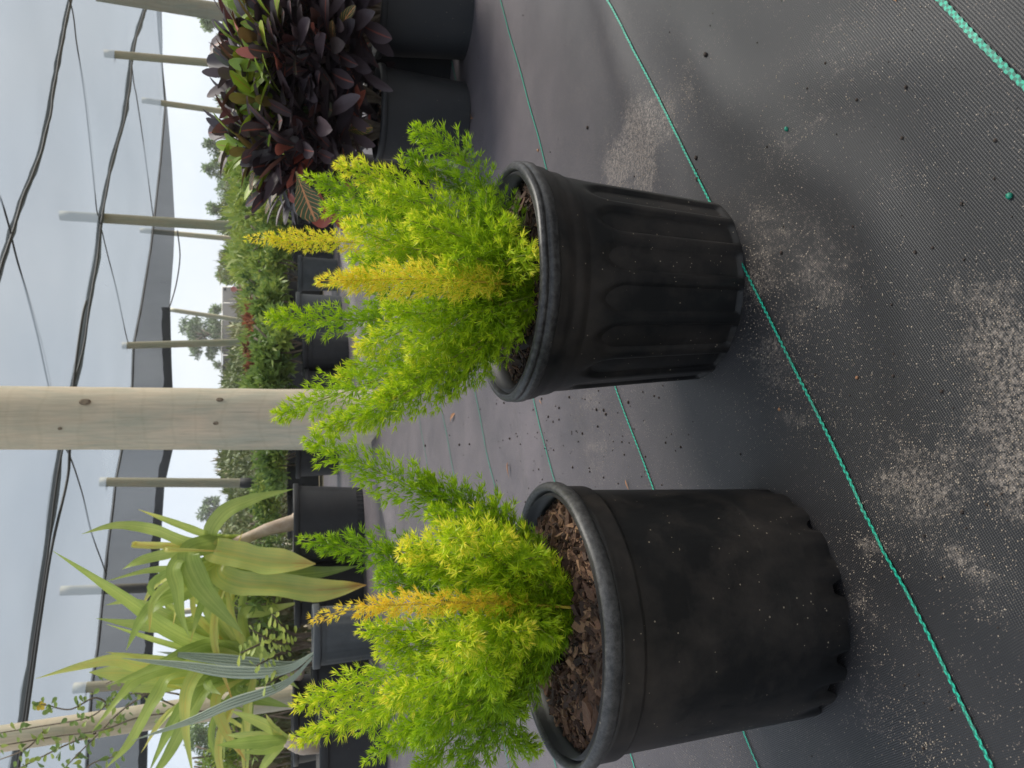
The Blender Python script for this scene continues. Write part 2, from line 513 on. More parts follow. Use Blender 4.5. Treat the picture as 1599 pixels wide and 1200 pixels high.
class MB:
    def __init__(s):
        s.v, s.f, s.t, s.uv = [], [], [], []

    def add(s, vs, fs, tint=0.5, uv=None):
        b = len(s.v)
        s.v.extend([tuple(q) for q in vs])
        s.t.extend(tint if isinstance(tint, list) else [tint] * len(vs))
        s.uv.extend(uv if uv else [(0.5, 0.5)] * len(vs))
        s.f.extend([tuple(i + b for i in f) for f in fs])

    def tube(s, pts, rad, n=8, tint=0.5, caps=True):
        pts = [Vector(p) for p in pts]
        if not isinstance(rad, (list, tuple)):
            rad = [rad] * len(pts)
        vs, fs = [], []
        up = Vector((0.31, 0.17, 0.93))
        for i, p in enumerate(pts):
            t = (pts[min(i + 1, len(pts) - 1)] - pts[max(i - 1, 0)])
            if t.length < 1e-9:
                t = Vector((0, 0, 1))
            t.normalize()
            a = t.cross(up)
            if a.length < 0.1:
                a = t.cross(Vector((1, 0, 0)))
            a.normalize()
            b = t.cross(a)
            for k in range(n):
                w = 2 * math.pi * k / n
                vs.append(p + (a * math.cos(w) + b * math.sin(w)) * rad[i])
        for i in range(len(pts) - 1):
            for k in range(n):
                k2 = (k + 1) % n
                fs.append((i * n + k, i * n + k2, (i + 1) * n + k2, (i + 1) * n + k))
        if caps:
            fs.append(tuple(range(n))[::-1])
            fs.append(tuple((len(pts) - 1) * n + k for k in range(n)))
        s.add(vs, fs, tint)

    def box(s, c, d, rot=None, tint=0.5):
        c, d = Vector(c), Vector(d) / 2
        vs = []
        for x in (-1, 1):
            for y in (-1, 1):
                for z in (-1, 1):
                    q = Vector((x * d.x, y * d.y, z * d.z))
                    if rot is not None:
                        q = rot @ q
                    vs.append(c + q)
        s.add(vs, [(0, 1, 3, 2), (4, 6, 7, 5), (0, 4, 5, 1), (2, 3, 7, 6), (0, 2, 6, 4), (1, 5, 7, 3)], tint)

    def build(s, name, mat, parent=None, smooth=True):
        me = bpy.data.meshes.new(name)
        me.from_pydata(s.v, [], s.f)
        a = me.attributes.new('tint', 'FLOAT', 'POINT')
        a.data.foreach_set('value', s.t)
        ul = me.uv_layers.new(name='leaf')
        li = np.empty(len(me.loops), dtype=np.int32)
        me.loops.foreach_get('vertex_index', li)
        ul.data.foreach_set('uv', np.array(s.uv, dtype=np.float32)[li].ravel())
        me.update()
        return link(name, me, mat, parent, smooth)


def quads(name, V, tint, mat, parent=None):
    """V (N,4,3): many small separate quads as one mesh"""
    N = len(V)
    me = bpy.data.meshes.new(name)
    me.vertices.add(4 * N)
    me.vertices.foreach_set('co', np.ascontiguousarray(V, dtype=np.float32).ravel())
    me.loops.add(4 * N)
    me.loops.foreach_set('vertex_index', np.arange(4 * N, dtype=np.int32))
    me.polygons.add(N)
    me.polygons.foreach_set('loop_start', np.arange(0, 4 * N, 4, dtype=np.int32))
    me.update(calc_edges=True)
    a = me.attributes.new('tint', 'FLOAT', 'POINT')
    a.data.foreach_set('value', np.repeat(np.asarray(tint, dtype=np.float32), 4))
    me.validate()
    return link(name, me, mat, parent, smooth=False)


def unit(a):
    return a / np.maximum(np.linalg.norm(a, axis=-1, keepdims=True), 1e-9)


def blades(base, dirs, length, width, roll_rng):
    """diamond blades: (N,3) base, (N,3) unit dirs -> (N,4,3)"""
    N = len(base)
    side = unit(np.cross(dirs, unit(roll_rng.normal(size=(N, 3)))))
    L = np.asarray(length).reshape(-1, 1) * np.ones((N, 1))
    Wd = np.asarray(width).reshape(-1, 1) * np.ones((N, 1))
    m = base + dirs * L * 0.42
    return np.stack([base, m - side * Wd / 2, base + dirs * L, m + side * Wd / 2], axis=1)


def catmull(pts, n=10):
    P = [Vector(p) for p in pts]
    if len(P) < 3:
        return [P[0].lerp(P[-1], i / n) for i in range(n + 1)]
    P = [P[0] * 2 - P[1]] + P + [P[-1] * 2 - P[-2]]
    out = []
    for i in range(1, len(P) - 2):
        p0, p1, p2, p3 = P[i - 1:i + 3]
        for k in range(n):
            t = k / n
            out.append(0.5 * ((2 * p1) + (p2 - p0) * t + (2 * p0 - 5 * p1 + 4 * p2 - p3) * t * t + (3 * p1 - p0 - 3 * p2 + p3) * t ** 3))
    out.append(P[-2])
    return out


def lathe(mb, prof, seg, cx=0, cy=0, fn=None, closed=False):
    """prof: list of (r, z); fn(theta, i, r, z) -> (r, z)"""
    vs, fs = [], []
    for i, (r, z) in enumerate(prof):
        for k in range(seg):
            th = 2 * math.pi * k / seg
            rr, zz = fn(th, i, r, z) if fn else (r, z)
            vs.append((cx + rr * math.cos(th), cy + rr * math.sin(th), zz))
    for i in range(len(prof) - 1):
        for k in range(seg):
            k2 = (k + 1) % seg
            fs.append((i * seg + k, i * seg + k2, (i + 1) * seg + k2, (i + 1) * seg + k))
    if closed:
        fs.append(tuple(range(seg))[::-1])
    mb.add(vs, fs)


def noise2(x, y, s=1.0, z=0.0):
    return mnoise.noise(Vector((x * s, y * s, z)))


# ------------------------------------------------------------------ ground: woven weed cloth with green marker threads
GX0, GX1, GY0, GY1, GS = -3.4, 4.4, 0.15, 9.2, 0.025
gnx, gny = int((GX1 - GX0) / GS) + 1, int((GY1 - GY0) / GS) + 1
RIB = gp(602, 745), gp(612, 800)
rd = (RIB[1] - RIB[0])
rd = Vector((rd.x, rd.y, 0)).normalized()
rn = Vector((-rd.y, rd.x, 0))
SEAM0, SEAM1 = gp(788, 640), gp(800, 720)
sd = Vector((SEAM1.x - SEAM0.x, SEAM1.y - SEAM0.y, 0)).normalized()
sn = Vector((-sd.y, sd.x, 0))
if sn.y < 0:
    sn = -sn


CREASES = []
for (px_, py_, an_, ln_, wd_, am_) in ((1250, 250, 50, .16, .020, .006), (1400, 480, 20, .14, .018, .005), (1480, 900, 65, .12, .018, .005), (930, 690, 35, .30, .024, .007), (980, 100, 30, .35, .024, .007), (820, 690, 20, .5, .03, .009), (1330, 120, 75, .14, .018, .005)):
    q_ = gp(px_, py_)
    CREASES.append((q_.x, q_.y, math.cos(R(an_)), math.sin(R(an_)), ln_, wd_, am_))


def gh(x, y):
    h = 0.006 * noise2(x, y, 2.3) + 0.0028 * noise2(x, y, 7.0, 3.3)
    for cx, cy, ca, sa, ln, wd, am in CREASES:
        ex, ey = x - cx, y - cy
        a_, b_ = ex * ca + ey * sa, -ex * sa + ey * ca + 0.02 * noise2(x, y, 5.0, 1.7)
        if abs(b_) < .2:
            h += am * math.exp(-(b_ / wd) ** 2 - (a_ / ln) ** 2)
    d = (Vector((x, y, 0)) - Vector((RIB[0].x, RIB[0].y, 0))).dot(rn) + 0.04 * noise2(x, y, 1.4, 8)
    h += 0.035 * math.exp(-(d / 0.045) ** 2)
    q = (Vector((x, y, 0)) - Vector((SEAM0.x, SEAM0.y, 0))).dot(sn)
    h += 0.004 / (1 + math.exp(-q / 0.006)) if abs(q) < 0.3 else (0.004 if q > 0 else 0)
    # soft creases of the cloth in the foreground
    w = gp(1105, 130)
    e = Vector((x - w.x, y - w.y))
    a, b = e.x * 0.80 + e.y * 0.6, -e.x * 0.6 + e.y * 0.80
    h += 0.006 * math.exp(-(b / 0.012) ** 2 - (a / 0.10) ** 2)
    return h


G = np.zeros((gny, gnx))
for j in range(gny):
    for i in range(gnx):
        G[j, i] = gh(GX0 + i * GS, GY0 + j * GS)


def gz(x, y):
    fx, fy = (x - GX0) / GS, (y - GY0) / GS
    i, j = max(0, min(gnx - 2, int(fx))), max(0, min(gny - 2, int(fy)))
    a, b = fx - i, fy - j
    return float((G[j, i] * (1 - a) + G[j, i + 1] * a) * (1 - b) + (G[j + 1, i] * (1 - a) + G[j + 1, i + 1] * a) * b)


SAND = [((1000, 215), 50, 1.25), ((965, 258), 32, 1.35), ((1040, 190), 40, .6), ((1010, 270), 40, .8), ((1200, 370), 60, .5), ((1180, 440), 50, .55), ((1290, 430), 70, .45), ((1250, 500), 70, .35),
        ((1210, 560), 60, .45), ((1235, 640), 60, .35), ((1560, 520), 70, .7), ((1580, 590), 60, .7), ((1420, 760), 60, .75), ((1460, 740), 50, .7), ((1580, 700), 60, .9), ((1590, 780), 50, .6),
        ((1360, 850), 40, .5), ((1345, 960), 40, .55), ((1360, 1100), 40, .5), ((1520, 900), 40, .6), ((1450, 1165), 25, .9), ((1240, 210), 60, .3), ((1330, 90), 80, .25), ((1075, 145), 25, .6), ((920, 620), 40, .4), ((930, 690), 50, .35)]
SB = [(gp(*p), r, s) for p, r, s in SAND]
SB = [(q, r / FPX * (q.y + .1) * 1.1, s) for q, r, s in SB]
gv = np.zeros((gny, gnx, 3))
gv[..., 0] = GX0 + np.arange(gnx)[None, :] * GS
gv[..., 1] = GY0 + np.arange(gny)[:, None] * GS
gv[..., 2] = G
sandv = np.full((gny, gnx), 0.05)
for q, r, s in SB:
    d2 = ((gv[..., 0] - q.x) ** 2 + ((gv[..., 1] - q.y) * 0.8) ** 2) / (r * r)
    sandv = np.maximum(sandv, s * np.exp(-d2))
me = bpy.data.meshes.new('ground')
idx = np.arange(gny * gnx).reshape(gny, gnx)
fcs = np.stack([idx[:-1, :-1], idx[:-1, 1:], idx[1:, 1:], idx[1:, :-1]], axis=-1).reshape(-1, 4)
me.from_pydata(gv.reshape(-1, 3).tolist(), [], fcs.tolist())
sa = me.attributes.new('sand', 'FLOAT', 'POINT')
sa.data.foreach_set('value', sandv.ravel().astype(np.float32))
sheenv = np.clip((gv[..., 1] - 0.56 - 0.42 * gv[..., 0]) / 0.85, 0, 1) ** 1.1  # grazing sheen and croton-side shade painted in as a pale dusty gradient
da = me.attributes.new('dust_sheen', 'FLOAT', 'POINT')
da.data.foreach_set('value', sheenv.ravel().astype(np.float32))
TH = math.atan2(0.61, 0.79)       # direction of the marker threads


def fabric_material():
    m, n, l, out = newmat('woven_weed_cloth')
    tc = n.new('ShaderNodeTexCoord')
    mp = n.new('ShaderNodeMapping')
    mp.vector_type = 'POINT'
    mp.inputs['Rotation'].default_value = (0, 0, -TH)
    l.new(tc.outputs['Object'], mp.inputs['Vector'])
    warp = nd(n, 'ShaderNodeTexNoise', Scale=6.0, Detail=2.0)
    l.new(tc.outputs['Object'], warp.inputs['Vector'])
    w1 = nd(n, 'ShaderNodeTexWave', Scale=205.0, Distortion=0.0)
    w1.bands_direction = 'X'
    w2 = nd(n, 'ShaderNodeTexWave', Scale=165.0, Distortion=0.0)
    w2.bands_direction = 'Y'
    va = n.new('ShaderNodeVectorMath')
    va.operation = 'MULTIPLY_ADD'
    l.new(warp.outputs['Color'], va.inputs[0])
    va.inputs[1].default_value = (0.010, 0.010, 0)
    l.new(mp.outputs[0], va.inputs[2])
    l.new(va.outputs[0], w1.inputs['Vector'])
    l.new(va.outputs[0], w2.inputs['Vector'])
    wave = math_n(n, l, 'ADD', math_n(n, l, 'MULTIPLY', w1.outputs['Fac'], 0.65), math_n(n, l, 'MULTIPLY', w2.outputs['Fac'], 0.35))
    big = nd(n, 'ShaderNodeTexNoise', Scale=5.0, Detail=9.0, Roughness=0.72)
    l.new(tc.outputs['Object'], big.inputs['Vector'])
    sheen = nd(n, 'ShaderNodeAttribute', attribute_name='dust_sheen')
    ca = mixc(n, l, wave, (0.0045, 0.0045, 0.0052), (0.013, 0.013, 0.0148))
    cb = mixc(n, l, wave, (0.074, 0.065, 0.072), (0.132, 0.117, 0.127))  # far cloth colour, lightened to carry the grazing sheen
    c0 = mixc(n, l, sheen.outputs['Fac'], ca, cb)
    br = ramp(n, [(0.35, (0.8, 0.8, 0.82)), (0.7, (1.35, 1.3, 1.28))])
    l.new(big.outputs['Fac'], br.inputs['Fac'])
    c1 = mixc(n, l, 1.0, c0, br.outputs['Color'], 'MULTIPLY')
    # thin silt film and separate grains of sand
    at = nd(n, 'ShaderNodeAttribute', attribute_name='sand')
    f1 = nd(n, 'ShaderNodeTexNoise', Scale=46.0, Detail=9.0, Roughness=0.82)
    l.new(tc.outputs['Object'], f1.inputs['Vector'])
    ms = n.new('ShaderNodeMapping')
    ms.inputs['Rotation'].default_value = (0, 0, R(12))
    ms.inputs['Scale'].default_value = (30, 7, 1)
    l.new(tc.outputs['Object'], ms.inputs['Vector'])
    sm = nd(n, 'ShaderNodeTexNoise', Scale=1.0, Detail=7.0, Roughness=0.7, Distortion=0.6)
    l.new(ms.outputs[0], sm.inputs['Vector'])
    fm = math_n(n, l, 'ADD', math_n(n, l, 'MULTIPLY', f1.outputs['Fac'], 0.55), math_n(n, l, 'MULTIPLY', sm.outputs['Fac'], 0.60))
    amt = math_n(n, l, 'ADD', math_n(n, l, 'MULTIPLY', at.outputs['Fac'], 0.50), math_n(n, l, 'SUBTRACT', fm, 0.72))
    film = nd(n, 'ShaderNodeMapRange')
    film.inputs['From Min'].default_value = 0.0
    film.inputs['From Max'].default_value = 0.16
    l.new(amt, film.inputs['Value'])
    vo = nd(n, 'ShaderNodeTexVoronoi', Scale=820.0)
    l.new(tc.outputs['Object'], vo.inputs['Vector'])
    sc = n.new('ShaderNodeSeparateColor')
    l.new(vo.outputs['Color'], sc.inputs[0])
    pr = nd(n, 'ShaderNodeMapRange')
    pr.inputs['From Min'].default_value = -0.16
    pr.inputs['From Max'].default_value = 0.34
    pr.inputs['To Min'].default_value = 0.018
    pr.inputs['To Max'].default_value = 0.70
    l.new(amt, pr.inputs['Value'])
    grain = math_n(n, l, 'MULTIPLY', math_n(n, l, 'LESS_THAN', vo.outputs['Distance'], 0.36), math_n(n, l, 'LESS_THAN', sc.outputs['Red'], pr.outputs[0]))
    gcol = ramp(n, [(0.0, (0.13, 0.10, 0.08)), (0.6, (0.28, 0.22, 0.17)), (1.0, (0.50, 0.43, 0.35))])
    l.new(sc.outputs['Green'], gcol.inputs['Fac'])
    f2 = nd(n, 'ShaderNodeTexNoise', Scale=260.0, Detail=6.0, Roughness=0.8)
    l.new(tc.outputs['Object'], f2.inputs['Vector'])
    f3 = nd(n, 'ShaderNodeMapRange')
    f3.inputs['From Min'].default_value = 0.46
    f3.inputs['From Max'].default_value = 0.62
    l.new(f2.outputs['Fac'], f3.inputs['Value'])
    c2 = mixc(n, l, math_n(n, l, 'MULTIPLY', math_n(n, l, 'MULTIPLY', film.outputs[0], f3.outputs[0]), 0.5), c1, (0.36, 0.305, 0.26))
    c3 = mixc(n, l, math_n(n, l, 'MULTIPLY', grain, 0.6), c2, gcol.outputs['Color'])
    pb = nd(n, 'ShaderNodeBsdfPrincipled', Roughness=0.48)
    pb.inputs['Specular IOR Level'].default_value = 0.6
    l.new(c3, pb.inputs['Base Color'])
    bh = math_n(n, l, 'ADD', wave, math_n(n, l, 'MULTIPLY', grain, 0.8))
    bp = nd(n, 'ShaderNodeBump', Strength=0.45, Distance=0.0008)
    l.new(bh, bp.inputs['Height'])
    l.new(bp.outputs['Normal'], pb.inputs['Normal'])
    l.new(pb.outputs[0], out.inputs['Surface'])
    return m


M['fabric'] = fabric_material()
ground = link('ground', me, M['fabric'])
tag(ground, 'dark grey woven weed cloth with sand stains covering the ground', 'ground cloth', kind='structure')

m, n, l, out = newmat('green_marker_thread')
uvn = n.new('ShaderNodeUVMap')
uvn.uv_map = 'leaf'
ck = nd(n, 'ShaderNodeTexChecker', Scale=1.0)
ck.inputs['Color1'].default_value = (0.012, 0.36, 0.235, 1)
ck.inputs['Color2'].default_value = (0.006, 0.13, 0.09, 1)
l.new(uvn.outputs[0], ck.inputs['Vector'])
pb = nd(n, 'ShaderNodeBsdfPrincipled', Roughness=0.5)
tcx = n.new('ShaderNodeTexCoord')
dz = nd(n, 'ShaderNodeTexNoise', Scale=38.0, Detail=8.0, Roughness=0.75)
l.new(tcx.outputs['Object'], dz.inputs['Vector'])
dzr = ramp(n, [(0.48, (0, 0, 0)), (0.68, (1, 1, 1))])
l.new(dz.outputs['Fac'], dzr.inputs['Fac'])
l.new(mixc(n, l, math_n(n, l, 'MULTIPLY', dzr.outputs['Color'], 0.6), ck.outputs['Color'], (0.075, 0.085, 0.075)), pb.inputs['Base Color'])
l.new(pb.outputs[0], out.inputs['Surface'])
M['thread'] = m

LINES = [[(1400, -75), (1475, 0), (1599, 125), (1660, 185)],
         [(905, -100), (955, 0), (1032, 157), (1110, 315), (1172, 425), (1250, 583), (1330, 745), (1440, 962), (1555, 1200), (1590, 1270)],
         [(752, -100), (780, 0), (818, 135), (857, 270), (910, 438), (962, 605), (1025, 770), (1095, 960), (1165, 1150), (1185, 1200), (1215, 1280)],
         [(695, 40), (732, 215), (780, 410), (833, 621), (862, 730), (925, 960), (990, 1185), (1010, 1260)],
         [(693, 390), (743, 606), (780, 773), (830, 1000), (875, 1200)],
         [(655, 440), (692, 641), (712, 748), (760, 1000), (800, 1200)],
         [(622, 440), (656, 640), (672, 740), (700, 900)]]
for k, ln in enumerate(LINES):
    pts = catmull([gp(*q) for q in ln], 60)
    vs, fs, uv, d = [], [], [], 0.0
    for i, p in enumerate(pts):
        t = (pts[min(i + 1, len(pts) - 1)] - pts[max(i - 1, 0)]).normalized()
        nn = Vector((-t.y, t.x, 0))
        wob = 0.0004 * math.sin(d * 900)
        if i:
            d += (p - pts[i - 1]).length
        hw = 0.0015 if k else 0.0020
        for sgn in (-1, 1):
            q = p + nn * (hw * sgn + wob)
            vs.append((q.x, q.y, gz(q.x, q.y) + 0.0016))
            uv.append((1.0 + sgn * 0.99, d / 0.0030))
    for i in range(len(pts) - 1):
        fs.append((2 * i, 2 * i + 1, 2 * i + 3, 2 * i + 2))
    mb = MB()
    mb.add(vs, fs, 0.5, uv)
    mb.build('marker_thread', M['thread'], ground)

mb = MB()
mb.add([(-900, -60, -0.03), (900, -60, -0.03), (900, 1500, -0.03), (-900, 1500, -0.03)], [(0, 1, 2, 3)])
tag(mb.build('field', M['earth']), 'dry brown field beyond the nursery cloth', 'field', kind='structure')


# ------------------------------------------------------------------ pots
def pot(parent, X, Y, h, rt, rb, mat, rim_mat, style='smooth', soil_drop=0.022, seg=96, seed=1, soil=True, rim_h=0.016, rim_t=0.006):
    rr = random.Random(seed)
    nn = 16
    ph = rr.random() * 6
    notches = [rr.uniform(.5, 1.3) for _ in range(64)]
    zt = h - rim_h
    r_in = rt - rim_t

    def rad(z):
        return rb + (r_in - 0.002 - rb) * (z / zt)
    prof = []
    NZ = 120 if style in ('ribbed', 'smooth') else 40
    for i in range(NZ + 1):
        z = zt * i / NZ
        prof.append((rad(z), z))
    nout = len(prof)
    for i in range(10):                      # down the inside
        z = h - 0.002 - (h - 0.002 - 0.01) * i / 9
        prof.append((rad(min(z, zt)) - 0.004, z))

    def fn(th, i, r, z):
        if i >= nout:
            return r, z
        r += 0.0012 * noise2(math.cos(th) * 2, z * 6, 1.0, seed) * (1 if z < h * .9 else .4)
        if style == 'ribbed':
            flutes = 17
            a = ((th * flutes / (2 * math.pi) + .35) % 1.0) - .5
            top = h * 0.70
            # recessed panels with round shoulders between raised ribs
            inside = 1.0 / (1 + math.exp((abs(a) - 0.34) / 0.018))
            zz = top - 0.018 * (a / 0.36) ** 2
            inside *= 1.0 / (1 + math.exp((z - zz) / 0.0028))
            inside *= 1.0 / (1 + math.exp(-(z - 0.006) / 0.002))
            r -= 0.0050 * inside
            if z > h * 0.775:
                r += 0.0030 / (1 + math.exp(-(z - h * 0.79) / 0.0018))
            if z > h * 0.845:
                r += 0.0032 / (1 + math.exp(-(z - h * 0.865) / 0.0018))
        elif style == 'smooth':
            if z > h * 0.845:
                r += 0.0034 / (1 + math.exp(-(z - h * 0.835) / 0.0007)) - 0.0022 * math.exp(-((z - h * .829) / .0016) ** 2)
            k = (th * 22 / (2 * math.pi) + ph)
            a = (k % 1.0) - .5
            am = notches[int(k) % 64]
            lift = 0.0135 * (am - .35) * math.exp(-(a / 0.22) ** 4) if am > .66 else 0.003 * am
            if z < 0.03:
                z = z + lift * (1 - z / 0.03)
                r -= 0.005 * (1 - z / 0.03) * math.exp(-(a / 0.25) ** 4) * am
        elif style == 'footed':
            if z < 0.085 * h:
                a = ((th * 44 / (2 * math.pi)) % 1.0) - .5
                r -= 0.010 * (1 if abs(a) < .3 else 0)
        elif style == 'faint_ribs':
            a = ((th * 20 / (2 * math.pi)) % 1.0) - .5
            if z < h * .8:
                r -= 0.004 / (1 + math.exp((abs(a) - .3) / .05))
        return r, z
    mb = MB()
    lathe(mb, prof, seg * (3 if style in ('ribbed', 'smooth') else 1), X, Y, fn)
    mb.add([(X + rb * .97 * math.cos(2 * math.pi * k / 48), Y + rb * .97 * math.sin(2 * math.pi * k / 48), 0.012) for k in range(48)], [tuple(range(48))])
    body = mb.build('pot', mat, parent)
    # rolled rim
    mb = MB()
    prof = []
    if style == 'smooth':
        rim_t, rim_h = rim_t - .0012, rim_h - .003
    R0, hh = rt - rim_t, rim_h
    if style == 'ribbed':       # double lip
        ring = [(R0 - .0035, h - .008), (R0 - .002, h - .001), (R0 + .0005, h), (rt - .002, h - .0015), (rt, h - .004), (rt - .001, h - .0065), (rt - .0025, h - .0075), (rt - .001, h - .0085), (rt + .0005, h - .011), (rt, h - .016), (rt - .003, h - .0195), (R0 - .003, h - .021)]
    else:
        ring = [(R0 - .004, h - .010), (R0 - .003, h - .002), (R0, h), (rt - .003, h - .0005), (rt - .0008, h - .003), (rt, h - .006), (rt - .0002, h - hh + .003), (rt - .002, h - hh), (R0 - .003, h - hh - .001)]
    dd = 0.0015 if style in ('ribbed', 'smooth') else 0

    def fr(th, i, r, z):
        return r + dd * noise2(math.cos(th) * 1.5, math.sin(th) * 1.5, 1.0, seed + 9), z + dd * 1.2 * noise2(math.cos(th) * 1.7, math.sin(th) * 1.7, 1.0, seed + 4)
    lathe(mb, ring, seg * 2, X, Y, fr)
    mb.build('rim', rim_mat, body)
    if not soil:
        return body
    zs = h - soil_drop
    rs = rad(zs) - 0.003
    mb = MB()
    vs, fs = [(X, Y, zs)], []
    NR, NT = 22, 72
    for i in range(1, NR + 1):
        for k in range(NT):
            th = 2 * math.pi * k / NT
            r = rs * i / NR
            x, y = X + r * math.cos(th), Y + r * math.sin(th)
            z = zs + 0.005 * noise2(x, y, 30, seed) + 0.003 * noise2(x, y, 90, seed) + 0.004 * (1 - (i / NR) ** 2)
            vs.append((x, y, z))
    for k in range(NT):
        fs.append((0, 1 + k, 1 + (k + 1) % NT))
    for i in range(NR - 1):
        for k in range(NT):
            a, b = 1 + i * NT + k, 1 + i * NT + (k + 1) % NT
            fs.append((a, a + NT, b + NT, b))
    mb.add(vs, fs)
    mb.build('soil', M['soil'], parent)
    return body


def mulch(parent, X, Y, zs, rs, count, seed, big=1.0, bright=0.0):
    rr = random.Random(seed)
    mb = MB()
    for i in range(count):
        a, r = rr.random() * 6.283, rs * math.sqrt(rr.random())
        L = rr.choice((0.004, 0.005, 0.007, 0.009, 0.013, 0.019)) * rr.uniform(.7, 1.4) * big
        if rr.random() < .03:
            L = 0.026 * rr.uniform(.8, 1.3)
        wd, tk = L * rr.uniform(.14, .5), L * rr.uniform(.05, .2) + .0005
        r = min(r, rs - L * .45)
        x, y = X + r * math.cos(a), Y + r * math.sin(a)
        z = zs + 0.005 * noise2(x, y, 30, seed) + 0.004 * (1 - (r / rs) ** 2) + rr.uniform(0, .0045)
        rot = Matrix.Rotation(rr.random() * 6.28, 3, 'Z') @ Matrix.Rotation(rr.gauss(0, .42), 3, 'X') @ Matrix.Rotation(rr.gauss(0, .35), 3, 'Y')
        # irregular flake: 5-sided top and bottom
        k = rr.choice((5, 6, 7))
        top, bot = [], []
        for j in range(k):
            w = 2 * math.pi * j / k + rr.uniform(-.3, .3)
            q = Vector((math.cos(w) * L / 2 * rr.uniform(.7, 1.1), math.sin(w) * wd / 2 * rr.uniform(.6, 1.15), 0))
            bend = 0.25 * (q.x ** 2) / L
            top.append(Vector((x, y, z)) + rot @ (q * .85 + Vector((0, 0, tk / 2 + bend))))
            bot.append(Vector((x, y, z)) + rot @ (q + Vector((0, 0, -tk / 2 + bend))))
        fs = [tuple(range(k)), tuple(range(k, 2 * k))[::-1]] + [(j, j + k, (j + 1) % k + k, (j + 1) % k) for j in range(k)]
        t = min(1, max(0, rr.gauss(.46 + bright, .27)))
        mb.add(top + bot, fs, t)
    o = mb.build('mulch', M['chip'], parent, smooth=False)
    o['kind'] = 'stuff'
    return o


# ------------------------------------------------------------------ foxtail ferns
def frond(parent, path, rad, tint, tip_tint=None, sparse=1.0, seed=0, label=None, gold=False, needle=0.0092, width=0.00092, profile=None):
    rng = np.random.default_rng(seed)
    pts = catmull(path, 16)
    P = np.array([tuple(p) for p in pts])
    seg = np.linalg.norm(np.diff(P, axis=0), axis=1)
    s = np.concatenate([[0], np.cumsum(seg)])
    L = s[-1]
    rad = rad * (1.46 if not gold else 1.0)
    nb = max(12, int(L / 0.0016 * sparse))
    u = np.linspace(0.24 if gold else 0.06, 1.0, nb) + rng.uniform(-.004, .004, nb)
    u = np.clip(u, 0, 1)
    c = np.stack([np.interp(u * L, s, P[:, k]) for k in range(3)], axis=1)
    T = unit(np.stack([np.interp(np.clip(u + .02, 0, 1) * L, s, P[:, k]) - np.interp(np.clip(u - .02, 0, 1) * L, s, P[:, k]) for k in range(3)], axis=1))
    ref = unit(np.cross(T, np.array([0.3, 0.5, 0.8])))
    bi = np.cross(T, ref)
    ang = np.arange(nb) * 2.39996 + rng.uniform(-.3, .3, nb)
    out = ref * np.cos(ang)[:, None] + bi * np.sin(ang)[:, None]
    # plume: fat in the middle, pointed at the tip
    pr = np.clip((u / .22), .25, 1) * np.clip((1 - u) / .40, 0, 1) ** .58
    ph1, ph2 = rng.uniform(0, 6.28, 2)
    lump = 1 + .16 * np.sin(u * L / 0.012 + ph1) * .6 + .14 * np.sin(u * L / .031 + ph2)
    bl = rad * pr * lump * rng.uniform(.75, 1.2, nb)
    bl = np.maximum(bl, 0.002)
    bd = unit(out * .80 + T * .62 + rng.normal(0, .12, (nb, 3)))
    bases, dirs, lens, tints = [], [], [], []
    tt = tip_tint if tip_tint is not None else tint + (.03 if gold else .14)
    nT = 9 if not gold else 8
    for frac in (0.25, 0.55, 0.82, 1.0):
        jit = rng.uniform(-.12, .08, nb)
        q = c + bd * (bl * np.clip(frac + jit, .1, 1.05))[:, None]
        keep = (bl > 0.006) | (frac > .9)
        for k in range(nT):
            dv = unit(bd * (.75 if frac < .95 else .95) + T * .34 + rng.normal(0, .50, (nb, 3)))
            bases.append(q[keep])
            dirs.append(dv[keep])
            lens.append((needle * rng.uniform(.65, 1.15, nb) * (0.72 + .28 * np.clip((1 - u) * 5, 0, 1)))[keep])
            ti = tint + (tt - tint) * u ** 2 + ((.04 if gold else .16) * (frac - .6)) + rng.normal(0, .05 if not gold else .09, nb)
            tints.append(ti[keep])
    B, Dv, Ln, Ti = np.concatenate(bases), np.concatenate(dirs), np.concatenate(lens), np.concatenate(tints)
    V = blades(B, Dv, Ln, width * (1 if not gold else .85), rng)
    o = quads('frond', V, np.clip(Ti, 0, 1), M['fern'], parent)
    mb = MB()
    mb.tube(pts, [0.0014 * (1 - .75 * i / len(pts)) for i in range(len(pts))], 6)
    mb.build('stem', M['stem_gold'] if gold else M['stem'], o)
    if label:
        o['label'] = label
    return o


def fern_pot(X, Y, h, rt, rb, style, label, fronds, seed, soil_drop, mulch_bright):
    root = thing('potted_fern', (X, Y, gz(X, Y)), label, 'fern', 'potted foxtail ferns')
    zs = h - soil_drop
    root.location.z = 0
    pot(root, X, Y, h, rt, rb, M['pot'], M['pot_rim' if style == 'smooth' else 'pot_lip'], style, soil_drop, 96, seed)
    mulch(root, X, Y, zs, rt - .015, 5200, seed, .70, mulch_bright)
    for k, f in enumerate(fronds):
        pxs, y0, y1, rad, tint, kw = f
        n_ = len(pxs)
        path = []
        for i, q in enumerate(pxs):                # listed from root to tip
            t = i / (n_ - 1)
            path.append(W(q[0], q[1], Y + y0 + (y1 - y0) * t))
        if path[0].z > zs + 0.005:                  # rooted in the soil
            b = path[0]
            path[0] = Vector((X + (b.x - X) * .8, b.y, zs - .002))
        r0 = path[0]
        d = Vector((r0.x - X, r0.y - Y, 0))
        lim = rt * (.28 if kw.get('gold') else .72)
        if d.length > lim:
            d = d.normalized() * lim
            path[0] = Vector((X + d.x, Y + d.y, zs - .002))
        frond(root, path, rad, tint, seed=seed * 100 + k, **kw)
    return root


